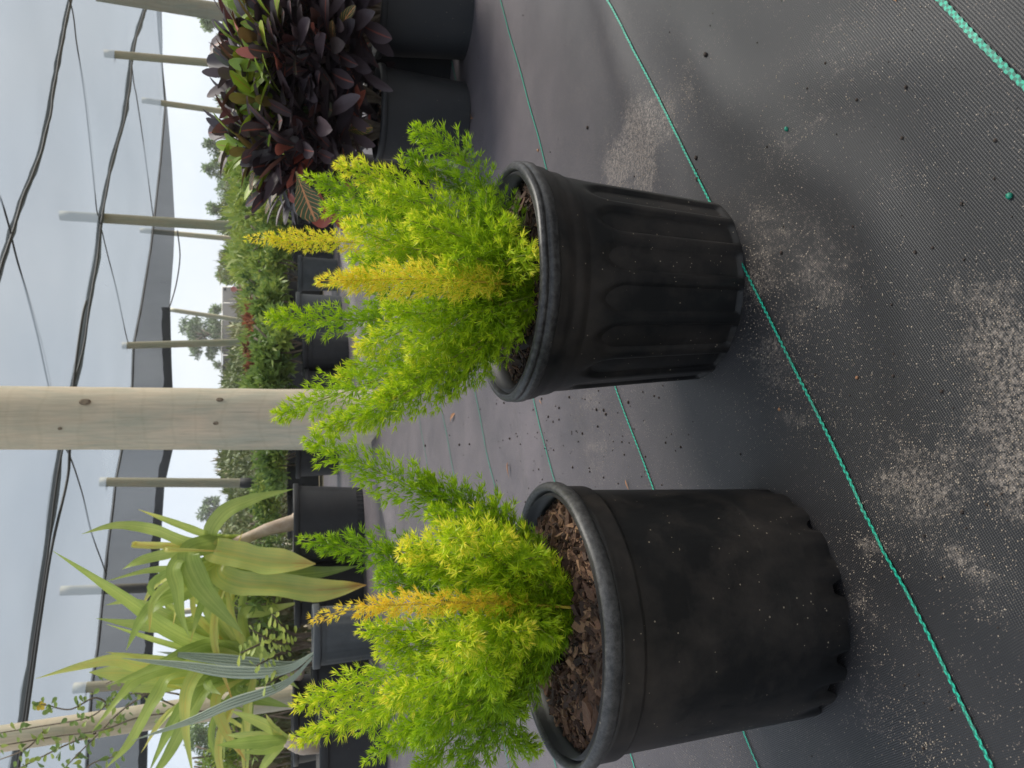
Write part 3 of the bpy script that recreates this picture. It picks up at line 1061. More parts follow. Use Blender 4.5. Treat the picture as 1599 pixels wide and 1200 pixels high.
FP2 = (0.1031, 0.7607, 0.2235, 0.1219, 0.0977)
FP1 = (-0.2025, 0.6204, 0.2216, 0.1184, 0.1032)
g_ = dict(gold=True, sparse=.75, needle=.0075)
fronds2 = [
    ([(800, 400), (775, 330), (735, 262), (690, 228), (645, 202)], -.03, -.03, .0185, .42, {}),
    ([(800, 420), (760, 340), (705, 280), (628, 243)], .0, .02, .012, .36, {}),
    ([(800, 430), (700, 330), (620, 290), (527, 256)], .02, .03, .019, .60, dict(tip_tint=.76)),
    ([(800, 430), (680, 370), (580, 315), (475, 275)], .03, .07, .016, .46, {}),
    ([(800, 440), (700, 380), (610, 345), (505, 324)], .0, .02, .019, .58, dict(tip_tint=.62)),
    ([(790, 445), (690, 400), (560, 380), (470, 375), (386, 373)], .05, .09, .0165, .80, dict(gold=True, sparse=1.25, needle=.0062, label='thin yellow frond')),
    ([(800, 455), (740, 440), (640, 436), (560, 438), (498, 439)], -.07, -.09, .0185, .80, dict(gold=True, sparse=1.5, needle=.0085, label='golden yellow frond')),
    ([(800, 455), (700, 490), (600, 500), (500, 500), (418, 495)], .04, .07, .018, .48, {}),
    ([(800, 470), (720, 520), (620, 555), (525, 592)], .02, .05, .018, .56, {}),
    ([(800, 480), (720, 545), (600, 590), (510, 622), (430, 650)], .0, .0, .020, .50, {}),
    ([(810, 480), (740, 550), (640, 610), (560, 650), (492, 672)], -.04, -.05, .020, .54, dict(tip_tint=.66)),
    ([(810, 470), (770, 520), (680, 575), (590, 620)], -.05, -.04, .018, .58, {}),
    ([(820, 440), (800, 420), (795, 405), (838, 395)], -.03, -.105, .019, .60, {}),
    ([(810, 440), (770, 400), (770, 370), (800, 345)], -.02, -.08, .017, .52, {}),
    ([(810, 455), (770, 470), (770, 490), (800, 520)], -.02, -.07, .017, .42, {}),
    ([(810, 455), (740, 480), (730, 510), (770, 560)], .0, -.02, .018, .38, {}),
    ([(800, 440), (690, 400), (600, 375), (540, 350)], -.02, -.02, .019, .60, {}),
    ([(800, 460), (700, 480), (620, 520), (560, 545)], -.01, -.02, .019, .56, dict(tip_tint=.74)),
        ([(800, 440), (720, 350), (640, 310), (580, 300)], -.02, -.02, .018, .55, {}),
    ([(800, 470), (760, 540), (730, 585), (690, 615)], -.03, -.01, .016, .46, {}),
    ([(800, 450), (720, 470), (660, 490), (600, 480)], -.04, -.05, .018, .52, {}),
    ([(800, 450), (740, 380), (690, 360), (640, 345)], -.05, -.06, .018, .58, dict(tip_tint=.70)),
    ([(800, 460), (740, 490), (690, 520), (640, 560)], -.05, -.06, .018, .56, {}),
    ([(800, 450), (720, 450), (640, 440), (570, 500)], .06, .08, .018, .42, {}),
    ([(800, 450), (720, 430), (640, 400), (570, 430)], .06, .09, .018, .40, {}),
    ([(800, 440), (760, 410), (730, 400), (700, 420)], -.05, -.09, .017, .50, {}),
    ([(800, 440), (700, 420), (620, 410), (545, 405)], .0, .0, .018, .52, {}),
    ([(800, 470), (740, 535), (670, 590), (600, 640), (560, 668)], -.01, .0, .018, .46, {}),
    ([(800, 440), (780, 380), (760, 330), (760, 300)], -.04, -.05, .015, .42, {}),
    ([(800, 450), (730, 400), (650, 360), (600, 330)], .05, .05, .017, .44, {}),
]
fern2 = fern_pot(*FP2, 'ribbed', 'foxtail fern with a golden frond in the black pot with ribbed sides', fronds2, 3, 0.026, -.08)

fronds1 = [
    ([(850, 920), (800, 850), (735, 800), (640, 760), (560, 722), (478, 686)], .02, .06, .0185, .46, {}),
    ([(850, 920), (790, 840), (720, 790), (650, 745)], .03, .04, .017, .42, {}),
    ([(850, 930), (740, 900), (640, 868), (560, 858), (470, 843)], .05, .12, .015, .36, {}),
    ([(850, 930), (740, 890), (670, 860), (625, 862)], .0, -.03, .019, .62, {}),
    ([(850, 930), (760, 870), (730, 850), (700, 842), (735, 838)], -.02, -.07, .021, .66, dict(tip_tint=.72)),
    ([(850, 930), (790, 880), (770, 850), (800, 845)], -.02, -.06, .018, .58, {}),
    ([(840, 938), (760, 942), (660, 943), (560, 950), (488, 968)], -.04, -.05, .0105, .90, dict(gold=True, sparse=.95, needle=.0066, label='orange yellow dying frond')),
    ([(850, 950), (740, 980), (640, 985), (562, 982)], .03, .04, .016, .56, {}),
    ([(850, 960), (760, 1010), (660, 1035), (560, 1070), (462, 1105)], .02, .06, .0165, .58, {}),
    ([(850, 960), (760, 1030), (660, 1070), (560, 1115), (458, 1158)], .0, .04, .0125, .62, dict(sparse=.8, tip_tint=.70)),
    ([(850, 970), (770, 1060), (680, 1120), (572, 1188)], .02, .06, .012, .44, {}),
    ([(850, 950), (760, 990), (720, 1000), (705, 1000), (745, 1003)], -.02, -.08, .021, .64, dict(tip_tint=.72)),
    ([(850, 950), (800, 960), (780, 985), (830, 985)], -.02, -.065, .017, .58, {}),
    ([(850, 970), (780, 1080), (700, 1160), (640, 1215)], .02, .03, .017, .42, {}),
    ([(850, 970), (790, 1090), (740, 1180), (720, 1240)], .0, .0, .017, .38, {}),
    ([(850, 980), (800, 1080), (790, 1150), (840, 1170)], .0, -.01, .016, .40, {}),
    ([(850, 970), (790, 1040), (770, 1090), (820, 1110)], -.02, -.03, .017, .40, {}),
    ([(850, 960), (780, 1010), (760, 1050), (790, 1060)], -.02, -.07, .018, .50, {}),
    ([(850, 940), (740, 950), (650, 920), (590, 900)], .05, .06, .017, .40, {}),
    ([(850, 930), (760, 900), (680, 885), (640, 885)], -.01, -.02, .018, .50, {}),
    ([(850, 950), (740, 1000), (640, 1010), (590, 1020)], .02, .03, .018, .54, {}),
    ([(850, 960), (740, 1040), (660, 1075), (600, 1085)], -.02, -.02, .018, .56, {}),
    ([(850, 970), (760, 1075), (690, 1110), (610, 1150)], .0, .01, .018, .48, {}),
    ([(850, 930), (780, 860), (720, 820), (670, 800)], .0, .0, .018, .48, {}),
    ([(850, 930), (810, 860), (780, 810), (760, 785)], .0, .02, .015, .44, {}),
    ([(850, 960), (750, 1060), (640, 1090), (560, 1140)], .05, .08, .016, .46, {}),
    ([(850, 960), (770, 1080), (690, 1120), (650, 1160)], -.02, -.01, .017, .42, {}),
    ([(850, 930), (810, 900), (800, 880), (850, 868)], -.02, -.055, .015, .50, {}),
    ([(850, 940), (820, 950), (815, 960), (868, 1000)], -.02, -.055, .015, .50, {}),
    ([(850, 940), (720, 900), (620, 880), (590, 850)], .06, .09, .016, .40, {}),
]
fern1 = fern_pot(*FP1, 'smooth', 'foxtail fern with an orange dying frond in the smooth black pot with ragged base', fronds1, 5, 0.018, .16)

# small things on the two pots' soil
mb = MB()
zs1 = FP1[2] - .010
mb.tube([W(872, 862, .655) + Vector((0, 0, .0)), W(852, 855, .665), W(842, 845, .675), W(846, 832, .68), W(858, 818, .68)], .0009, 6)
root_piece = mb.build('dry_root', M['dead'])
tag(root_piece, 'thin curled tan root lying on the soil of the smooth pot', 'root')


# ------------------------------------------------------------------ leaf helpers
def strap(mb, path, width, tint, face=None, fold=.18, tipw=.5, n=9, taper=1.0, end_tint=None, base_w=.6, pleats=0):
    """a long blade: path root -> tip, width in metres at its widest"""
    pts = catmull(path, n)
    N = len(pts)
    vs, fs, ts, uv = [], [], [], []
    K = 5 if not pleats else 9
    for i, p in enumerate(pts):
        u = i / (N - 1)
        t = (pts[min(i + 1, N - 1)] - pts[max(i - 1, 0)]).normalized()
        f = face if face is not None else (Vector((0, 0, CAM_H)) - p).normalized() + Vector((.15, 0, .5))
        side = t.cross(f)
        if side.length < 1e-4:
            side = t.cross(Vector((1, 0, .2)))
        side.normalize()
        nrm = side.cross(t).normalized()
        w = width * (base_w + (1 - base_w) * min(1, u / .35)) * (max(0.0, 1 - max(0, (u - tipw) / (1 - tipw)) ** 1.6) ** taper)
        w = max(w, width * .03)
        wv = mnoise.noise(Vector((u * 5, tint * 40, width * 300)))
        side = (side + nrm * .45 * wv).normalized()
        nrm = side.cross(t).normalized()
        w *= 1 + .10 * mnoise.noise(Vector((u * 9, tint * 31, 4)))
        for k in range(K):
            a = k / (K - 1) * 2 - 1
            z = fold * abs(a) * w * .5 + (.10 * w * mnoise.noise(Vector((u * 11, a * 3, tint * 50 + width * 90))) * abs(a))
            if pleats:
                z = (.17 if k % 2 else -.17) * w * .5
            vs.append(p + side * (a * w / 2) + nrm * z)
            tt = tint if end_tint is None else tint + (end_tint - tint) * max(0, (u - .72) / .28)
            if abs(a) < .2 and not pleats:
                tt += .05
            ts.append(tt)
            uv.append((k / (K - 1), u))
    for i in range(N - 1):
        for k in range(K - 1):
            a = i * K + k
            fs.append((a, a + 1, a + K + 1, a + K))
    mb.add(vs, fs, ts, uv)


def broad(mb, base, direction, normal, L, wd, tint, bend=.3, fold=.12, blunt=.62):
    """obovate leaf: base point, unit direction, unit-ish normal (upper side)"""
    d = direction.normalized()
    s = d.cross(normal)
    if s.length < 1e-4:
        s = d.cross(Vector((0, 1, .1)))
    s.normalize()
    nn = s.cross(d).normalized()
    vs, fs, uv = [], [], []
    prof = [(0, .06), (.15, .16), (.35, .50), (.55, .85), (blunt + .1, 1.0), (.88, .78), (.97, .38), (1.0, .05)]
    for u, w in prof:
        c = base + d * (L * u * (1 - .12 * bend * u)) - nn * (L * bend * u * u * .55)
        for k in (-1, -.5, 0, .5, 1):
            vs.append(c + s * (k * w * wd / 2) + nn * (fold * wd * abs(k) * w))
            uv.append(((k + 1) / 2, u))
    for i in range(len(prof) - 1):
        for k in range(4):
            a = i * 5 + k
            fs.append((a, a + 1, a + 6, a + 5))
    mb.add(vs, fs, tint, uv)


# ------------------------------------------------------------------ crotons
def croton(X, Y, h, rt, rb, label, heads, seed, extra=None):
    rr = random.Random(seed)
    root = thing('potted_croton', (X, Y, 0), label, 'croton', 'potted dark crotons')
    pot(root, X, Y, h, rt, rb, M['pot_far'], M['pot_far'], 'plain', .02, 64, seed)
    mulch(root, X, Y, h - .02, rt - .015, 250, seed, 1.4, -.1)
    tr = MB()
    stems = [(Vector((X + rr.uniform(-.05, .05), Y + rr.uniform(-.05, .04), h - .03))) for _ in range(4)]
    by = {}
    fol = MB()
    for k, (px, py, dy, size, kind) in enumerate(heads):
        px += max(0, min(24, (445 - px) * .35))
        c = W(px, py, Y + dy)
        b = min(stems, key=lambda q: (q - c).length + rr.random() * .05)
        ax = (c - Vector((X, Y, h + .02)))
        ax = (ax.normalized() * .55 + Vector((0, -.18, .8))).normalized()
        mid = b.lerp(c, .5) + Vector((rr.uniform(-.02, .02), rr.uniform(-.02, .02), .0))
        tr.tube(catmull([b, mid, c], 5), [.0085 - .0055 * i / 10 for i in range(11)], 7)
        nl = 22
        for i in range(nl):
            u = i / nl                              # 0 = oldest, lowest leaf
            az = i * 2.39996 + rr.uniform(-.35, .35)
            a1 = ax.cross(Vector((.2, 1, .1))).normalized()
            a2 = ax.cross(a1)
            out_ = a1 * math.cos(az) + a2 * math.sin(az)
            spread = 1.45 - 1.25 * u + rr.uniform(-.15, .2)
            d = (out_ * math.sin(spread) + ax * math.cos(spread)).normalized()
            L = size * (.130 if u < .7 else .130 - .06 * (u - .7) / .3) * rr.uniform(.75, 1.2)
            tint = rr.uniform(.05, .5)
            if kind == 'green' and u > .62:
                tint = rr.uniform(.74, .87)
            elif kind == 'tip' and u > .8:
                tint = rr.uniform(.66, .84)
            elif rr.random() < .05:
                tint = rr.uniform(.56, .66)
            elif rr.random() < .045:
                tint = rr.uniform(.90, 1.0)
            broad(fol, c - ax * (.055 * (1 - u)) * size + out_ * .003, d, ax if spread > .5 else -out_ * .8 + ax * .3, L, L * rr.uniform(.22, .31), tint, rr.uniform(.15, .75), rr.uniform(.02, .2))
    tr.build('branch', M['bark'], root)
    if extra:
        extra(fol)
    fol.build('foliage', M['croton'], root)
    return root


def big_leaf(fol):
    a = W(462, 268, 1.72)
    broad(fol, a, W(492, 346, 1.70) - a, Vector((-.1, -1, .2)), .118, .062, .63, .1, .1)
    b = W(498, 296, 1.73)
    broad(fol, b, W(502, 345, 1.73) - b, Vector((0, -1, .1)), .085, .05, .92, .2, .1)
    c = W(508, 318, 1.74)
    broad(fol, c, W(535, 352, 1.74) - c, Vector((0, -1, .1)), .075, .02, .91, .2, .1)


C1 = (0.6796, 1.9433, 0.22, 0.118, 0.0947)
heads1 = [(365, 175, 0, 1, 'dark'), (350, 205, .03, 1, 'dark'), (375, 235, -.05, 1, 'green'), (395, 160, -.06, 1, 'green'), (420, 200, -.09, 1.05, 'dark'), (410, 255, -.03, 1, 'green'), (430, 285, -.02, .95, 'dark'),
          (445, 165, -.11, 1.0, 'green'), (455, 230, -.11, 1.05, 'dark'), (470, 260, -.06, 1, 'dark'), (480, 190, -.13, 1.05, 'dark'), (500, 225, -.12, 1.05, 'dark'), (505, 165, -.12, 1, 'dark'), (385, 215, .05, 1, 'green'),
          (501, 255, -.06, .9, 'dark'), (400, 130, .02, 1, 'dark'), (521, 205, -.10, .9, 'dark'), (511, 130, -.08, .9, 'dark')]
croton(*C1, 'dark purple croton whose large veined leaf hangs over its side, in a plain black pot', heads1, 21, big_leaf)
C2 = (0.928, 1.90, 0.225, 0.122, 0.10)
heads2 = [(360, 115, .0, 1, 'dark'), (375, 85, .0, 1, 'green'), (395, 60, -.05, 1.05, 'green'), (415, 105, -.09, 1, 'green'), (430, 45, -.09, 1.0, 'green'), (440, 85, -.11, 1.05, 'dark'), (395, 20, .0, 1.05, 'green'),
          (465, 60, -.12, 1, 'dark'), (480, 110, -.11, 1, 'dark'), (500, 75, -.13, 1, 'dark'), (510, 30, -.12, 1.1, 'dark'), (460, 15, -.1, 1, 'dark'), (516, 60, -.11, .9, 'dark'), (530, 5, -.1, 1, 'dark'), (430, 5, -.06, 1, 'tip'), (350, 95, .04, .9, 'dark'), (526, 95, -.1, .9, 'dark'), (531, 30, -.11, .9, 'dark'), (470, -30, -.08, 1, 'dark'), (520, -40, -.1, 1, 'dark')]
croton(*C2, 'dark purple croton with bright green young leaves, cut by the photo edge', heads2, 22)
C3 = (0.90, 2.15, 0.22, 0.118, 0.0947)
heads3 = [(372, 140, 0, 1.1, 'dark'), (352, 60, .02, 1.1, 'dark'), (380, 190, -.02, 1.1, 'dark'), (400, 95, 0, 1.1, 'dark'), (430, 130, 0, 1.1, 'dark'), (430, 60, 0, 1.1, 'dark'), (460, 150, -.05, 1.1, 'dark'), (480, 100, -.05, 1.1, 'dark'), (460, 30, -.05, 1.1, 'dark')]
heads3 += [(566, 158, -.06, .8, 'dark'), (572, 118, -.06, .8, 'dark'), (560, 185, -.06, .8, 'dark'), (521, 140, -.05, 1, 'dark'), (530, 90, -.05, 1, 'dark'), (510, 130, -.04, 1, 'dark')]
croton(*C3, 'dark croton standing in shade behind the two front crotons', heads3, 23)
C4 = (1.13, 2.22, 0.22, 0.118, 0.0947)
croton(*C4, 'dark croton at the very photo edge behind the front row', [(400, 40, 0, 1.1, 'dark'), (440, 10, 0, 1.1, 'dark'), (480, 30, -.05, 1.1, 'dark'), (520, 20, -.05, 1.1, 'dark'), (526, 40, -.05, 1, 'dark'), (420, -30, 0, 1.1, 'dark'), (480, -40, 0, 1.1, 'dark')], 24)
C5 = (0.62, 2.48, 0.22, 0.118, 0.0947)
croton(*C5, 'dark croton in the back row behind the large veined leaf', [(420, 250, 0, 1.1, 'dark'), (450, 280, 0, 1.1, 'dark'), (470, 220, -.05, 1.1, 'dark'), (510, 260, -.05, 1.1, 'dark'), (516, 230, -.05, 1, 'dark'), (516, 280, -.05, 1, 'dark')], 25)


# ------------------------------------------------------------------ wooden posts
def post(top, bottom, Y, dia, label, mat, wrap=False, group='wooden posts of the shade house', knots=()):
    a, b = W(*top, Y), W(*bottom, Y)
    k = (a - b) / (a.z - b.z)
    base = b + k * (-0.05 - b.z)
    root = thing('wooden_post', (base.x, base.y, 0), label, 'post', group)
    mb = MB()
    n_ = 26
    pts = [base.lerp(a, i / n_) for i in range(n_ + 1)]
    rad = [dia / 2 * (1.03 - .10 * i / n_ + .02 * noise2(i * .7, Y, 1.0)) for i in range(n_ + 1)]
    mb.tube(pts, rad, 32)
    mb.build('pole', mat, root)
    for (x, y, s) in knots:
        p = W(x, y, Y)
        c = base + k * (p.z + .05)
        dx = p.x - c.x
        r = dia / 2 * .99
        dy = -math.sqrt(max(r * r - dx * dx, 0))
        o = Vector((c.x + dx, c.y + dy, p.z))
        nn = Vector((dx, dy, 0)).normalized()
        sd_ = Vector((0, 0, 1)).cross(nn)
        kb = MB()
        ring = [(0, .0015), (.45, .004), (.8, .006), (1.0, .001)]
        vs, fs = [o + nn * .004], []
        for q, ht in ring[1:]:
            for j in range(14):
                w_ = 2 * math.pi * j / 14
                vs.append(o + sd_ * (math.cos(w_) * s * q) + Vector((0, 0, 1)) * (math.sin(w_) * s * q * 1.5) + nn * (ht - (math.cos(w_) * s * q) ** 2 / dia))
        for j in range(14):
            fs.append((0, 1 + j, 1 + (j + 1) % 14))
        for r_ in range(2):
            for j in range(14):
                a_, b_ = 1 + r_ * 14 + j, 1 + r_ * 14 + (j + 1) % 14
                fs.append((a_, a_ + 14, b_ + 14, b_))
        kb.add(vs, fs)
        kb.build('knot', M['knot'], root)
    if wrap:
        mb = MB()
        c0, c1 = W(375, 754.5, Y), W(*bottom, Y)
        mb.tube([c0, c0.lerp(c1, .5), c1], [dia / 2 * 1.05, dia / 2 * 1.15, dia / 2 * 1.12], 24)
        mb.build('black_wrap', M['char'], root)
    return root


post((-260, 651), (560, 656), 3.85, .290, 'thick pale wooden post standing behind the two ferns', M['wood'], knots=[(143, 627, .016), (346, 624, .011), (341, 659, .008), (107, 667, .006)])
post((163, 84), (345, 100), 13.0, .125, 'weathered post rising over the middle of the dark crotons', M['wood_far'])
post((94, 337), (400, 356), 12.4, .15, 'weathered post nearest the thin yellow frond, its top above the cloth seam', M['wood_far'])
post((219, 360), (392, 376), 19.0, .125, 'slim far post beside the weathered post near the yellow frond', M['wood_far'])
post((222, 157), (345, 174), 18.0, .13, 'slim far post showing above the croton tops', M['wood_far'])
post((150, -12), (350, 20), 8.0, .17, 'greenish post leaning at the photo edge above the crotons', M['wood_far'])
post((191, 540), (400, 534), 14.2, .125, 'weathered post standing in front of the spreading pine', M['wood_far'])
post((266, 484), (352, 497), 19.5, .11, 'slim leaning post just beside the spreading pine', M['wood_far'])
post((156, 753), (408, 755), 12.6, .145, 'weathered post with a black wrapped foot', M['wood_far'], wrap=True)
post((95, 923), (330, 915), 12.6, .15, 'weathered post behind the highest lily leaves', M['wood_far'])
post((250, 960), (345, 948), 19.0, .14, 'slim far post seen between the lily leaves', M['wood_far'])
post((115, 1075), (330, 1060), 11.5, .15, 'weathered post beside the vine covered post', M['wood_far'])
vine_post = post((-120, 1172), (420, 1092), 5.2, .16, 'leaning wooden post with a vine climbing on it', M['wood'])


# ------------------------------------------------------------------ shade canopy
ZC = 3.0


def on_plane(px, z=ZC):
    return [gp(x, y, z) for x, y in px]


A_px = [(150, -160), (128, -80), (105, 0), (85, 100), (60, 230), (30, 310), (10, 370), (-20, 470), (-60, 620), (-100, 800), (-130, 1000), (-150, 1250)]
C_px = [(262, -120), (240, -40), (224, 12), (212, 49), (203, 84), (191, 180), (172, 250), (154, 336), (148, 400), (138, 450), (124, 540), (110, 605), (98, 660), (90, 700), (83, 750), (62, 900), (45, 1012), (28, 1125), (17, 1196), (8, 1280)]
D_px = [(236, -120), (239, -40), (244, 15), (247, 60), (252, 110), (256, 165), (249, 250), (240, 330), (233, 390), (228, 420), (218, 480), (206, 540), (204, 605), (196, 650), (186, 710), (178, 750), (174, 790), (165, 860), (158, 930), (150, 1010), (142, 1060), (136, 1130), (132, 1200), (128, 1280)]
V_px = [(238, -120), (241, -40), (246, 15), (250, 60), (255, 110), (261, 165), (268, 250), (273, 345), (271, 400), (268, 440), (265, 480), (267, 560), (269, 610), (272, 690), (265, 720), (256, 760), (252, 820), (246, 900), (240, 980), (236, 1050), (231, 1120), (229, 1200), (226, 1280)]


def at_y(px, y):
    for (x0, y0), (x1, y1) in zip(px, px[1:]):
        if y0 <= y <= y1:
            return x0 + (x1 - x0) * (y - y0) / (y1 - y0)
    return px[0][0] if y < px[0][1] else px[-1][0]


def dense(pts, n=6):
    return catmull(pts, n)


def loft(mb, A, B, rows=8, sag=0.0, wob=0.0):
    n_ = min(len(A), len(B))
    vs, fs = [], []
    for j in range(rows + 1):
        t = j / rows
        for i in range(n_):
            p = A[i].lerp(B[i], t)
            p = p + Vector((0, 0, -sag * 4 * t * (1 - t) + wob * noise2(p.x, p.y, .8) * math.sin(math.pi * t)))
            vs.append(p)
    for j in range(rows):
        for i in range(n_ - 1):
            a = j * n_ + i
            fs.append((a, a + 1, a + n_ + 1, a + n_))
    mb.add(vs, fs)


def resample(P, n):
    s = [0]
    for a, b in zip(P, P[1:]):
        s.append(s[-1] + (b - a).length)
    out = []
    for k in range(n):
        q = s[-1] * k / (n - 1)
        i = max(j for j in range(len(s)) if s[j] <= q + 1e-9)
        i = min(i, len(P) - 2)
        out.append(P[i].lerp(P[i + 1], (q - s[i]) / max(1e-9, s[i + 1] - s[i])))
    return out


canopy = thing('shade_canopy', (0, 8, 0), 'grey shade cloth roof stretched over the nursery with sagging seams', 'shade cloth')
LA = resample(dense(on_plane(A_px)), 80)
LC = resample(dense(on_plane(C_px)), 80)
ys = [-120 + i * 10 for i in range(141)]
LD = [gp(at_y(D_px, y), y, ZC) for y in ys]
LV = [W(at_y(V_px, y), y, gp(at_y(D_px, y), y, ZC).y) for y in ys]
LDr = resample(LD, 80)
off = Vector((2.2, -3.6, 0.0))
L0 = [p + off for p in LA]
L1 = [p + off * 3.4 + Vector((0, 0, .2)) for p in LA]
for a, b, sg in ((L1, L0, .12), (L0, LA, .15), (LA, LC, .10), (LC, LDr, .06)):
    mb = MB()
    loft(mb, a, b, 10, sg, .05)
    mb.build('cloth_panel', M['cloth'], canopy)
mb = MB()
loft(mb, LD, LV, 6, 0, .0)
mb.build('valance', M['cloth_dark'], canopy)
mb = MB()
ys2 = [480 + i * 8 for i in range(101)]
H0 = [W(at_y(V_px, y) - 13 + 3 * noise2(y * .05, 0), y, gp(at_y(D_px, y), y, ZC).y - .02) for y in ys2]
H1 = [W(at_y(V_px, y) + 1, y, gp(at_y(D_px, y), y, ZC).y - .02) for y in ys2]
loft(mb, H0, H1, 3)
mb.build('rolled_hem', M['hem'], canopy)
for line, wd in ((LA, .06), (LC, .075), (LDr, .03)):
    mb = MB()
    mb.tube([p + Vector((0, 0, -.03)) for p in line], [wd / 2 * (1 + .65 * noise2(i * .9, wd * 100)) for i in range(len(line))], 8)
    if wd > .03:
        rp_ = MB()
        rp_.tube([p + Vector((.02, -.05, -.06 - .02 * noise2(i * .3, 5.0))) for i, p in enumerate(line)], .012, 6)
        rp_.build('cord', M['rope'], canopy)
    mb.build('seam', M['seam'] if wd > .03 else M['rope'], canopy)


def cable(px, z, r, label, mat, planes=None):
    pts = on_plane(px, z) if planes is None else [W(x, y, Y) for (x, y), Y in zip(px, planes)]
    mb = MB()
    mb.tube(catmull(pts, 8), r, 6)
    return tag(mb.build('support_cable', mat), label, 'cable', 'cables under the shade cloth')


cable([(30, -120), (62, -60), (108, 0), (120, 70), (132, 150), (142, 240), (150, 320), (153, 337)], ZC - .06, .008, 'thin cable running from the photo edge to the post by the yellow frond', M['rope'])
cable([(154, 338), (166, 390), (181, 450), (196, 520), (203, 545)], ZC - .05, .008, 'thin cable from the seam by the yellow frond to the pine post', M['rope'])
cable([(-20, 280), (0, 310), (13, 350), (25, 400), (42, 460), (60, 530), (76, 604), (90, 660)], ZC - .05, .009, 'thin cable crossing high up beside the thick pale post', M['rope'])
cable([(95, 690), (110, 715), (128, 770), (142, 830), (160, 880), (166, 900)], ZC - .05, .009, 'thin cable crossing above the lily on the far side of the thick post', M['rope'])
cable([(204, 85), (209, 130), (213, 150), (222, 210), (234, 300), (240, 345)], ZC - .05, .009, 'thin cable with a small pulley near the croton posts', M['rope'])
cable([(135, 470), (128, 500), (115, 600), (109, 700), (105, 750), (81, 855), (62, 975), (41, 1125), (25, 1220)], ZC - .10, .016, 'thick black hose hanging along the cloth seam above the lily', M['rope'])
cable([(277, 360), (281, 400), (276, 440), (268, 470), (262, 486)], ZC, .012, 'short black cable looping below the cloth edge near the pine', M['rope'], [16.0] * 5)


# ------------------------------------------------------------------ leafy things further back
def copy_tree(o, parent=None):
    c = o.copy()
    col.objects.link(c)
    if parent is not None:
        c.parent = parent
    for ch in list(o.children):
        copy_tree(ch, c)
    return c


def leaf_cloud(rng, n_, centre, size, leaf, clumps=14, palm=5, droop=.2, hollow=.35):
    """leaf whorls gathered in clumps through a volume"""
    cc = unit(rng.normal(size=(clumps, 3))) * (rng.uniform(hollow, 1.0, (clumps, 1)) ** .6)
    cc[:, 2] = np.abs(cc[:, 2]) * .95 - .15
    rad = rng.uniform(.22, .42, clumps)
    which = rng.integers(0, clumps, n_)
    p = cc[which] + unit(rng.normal(size=(n_, 3))) * (rad[which] * rng.uniform(.3, 1, n_) ** .5)[:, None]
    p = p * np.array(size) + np.array(centre)
    outd = unit(p - np.array(centre) + np.array([0, 0, size[2] * .3]))
    B, Dv, T = [], [], []
    ct = rng.normal(.45, .16, clumps)
    for k in range(palm):
        d = unit(outd * .5 + rng.normal(0, .6, (n_, 3)) + np.array([0, 0, .15 - droop]))
        B.append(p)
        Dv.append(d)
        T.append(ct[which] + rng.normal(0, .12, n_))
    B, Dv, T = np.concatenate(B), np.concatenate(Dv), np.concatenate(T)
    N = len(B)
    return blades(B, Dv, leaf * rng.uniform(.6, 1.2, N), leaf * rng.uniform(.26, .40, N), rng), np.clip(T, 0, 1)


def potted_shrub(X, Y, h, rt, style, label, crown, seed, leaf=.07, n_=260, mat='shrub', potmat='pot_far', droop=.2, lift=.0):
    root = thing('potted_shrub', (X, Y, 0), label, 'shrub', 'potted green shrubs in rows')
    pot(root, X, Y, h, rt, rt * .86, M[potmat], M[potmat], style, .03, 48, seed, rim_h=.035, rim_t=.012)
    rr = random.Random(seed)
    mb = MB()
    for k in range(5):
        a = Vector((X + rr.uniform(-.5, .5) * rt, Y + rr.uniform(-.5, .5) * rt, h - .04))
        mb.tube(catmull([a, a + Vector((rr.uniform(-.06, .06), rr.uniform(-.06, .06), crown[1] * .5)), a + Vector((rr.uniform(-.16, .16), rr.uniform(-.1, .1), crown[1]))], 4), .007, 6)
    mb.build('stem', M['bark'], root)
    V, T = leaf_cloud(np.random.default_rng(seed), n_, (X, Y, h + crown[1] * .42 + lift), (crown[0], crown[0] * .8, crown[1] * .62), leaf, 16, 5, droop)
    quads('foliage', V, T, M[mat], root)
    return root


def pot_by_px(rim_x, base_x, cy, wpx):
    b = gp(base_x, cy)
    r = wpx / 2 / FPX * (b.y + .1)
    Yc = b.y + r * .86
    top = W(rim_x, cy, b.y + .02)
    X = b.x * Yc / b.y
    return X, Yc, max(.15, top.z), r


rows = [
    # rim x, base x, centre y, width px, style, pot material, label
    (465, 528, 430, 56, 'plain', 'pot_grey', 'green shrub in a grey pot left of the golden frond tip'),
    (462, 536, 492, 66, 'plain', 'pot_grey', 'green shrub in a dull grey pot behind the fern frond'),
    (472, 546, 552, 70, 'faint_ribs', 'pot_far', 'green shrub in a scuffed ribbed pot by the thick post'),
    (475, 548, 612, 70, 'plain', 'pot_far', 'green shrub in a black pot half behind the thick post'),
    (456, 522, 372, 84, 'plain', 'pot_far', 'green shrub in a wide black pot behind the thin yellow frond'),
    (465, 529, 318, 70, 'plain', 'pot_far', 'green shrub in a black pot beside the large croton leaf'),
    (462, 530, 712, 66, 'plain', 'pot_far', 'green shrub in a black pot just past the thick post'),
    (458, 528, 262, 70, 'plain', 'pot_far', 'green shrub mostly hidden behind the dark crotons'),
]
for k, (rx, bx, cy, wp, st, pm, lb) in enumerate(rows):
    X, Y, h, r = pot_by_px(rx, bx, cy, wp)
    ch = {5: .46, 4: .40, 7: .5}.get(k, .36)
    potted_shrub(X, Y, h, r, st, lb, (r * 1.75, ch), 40 + k, .075, 330, potmat=pm)
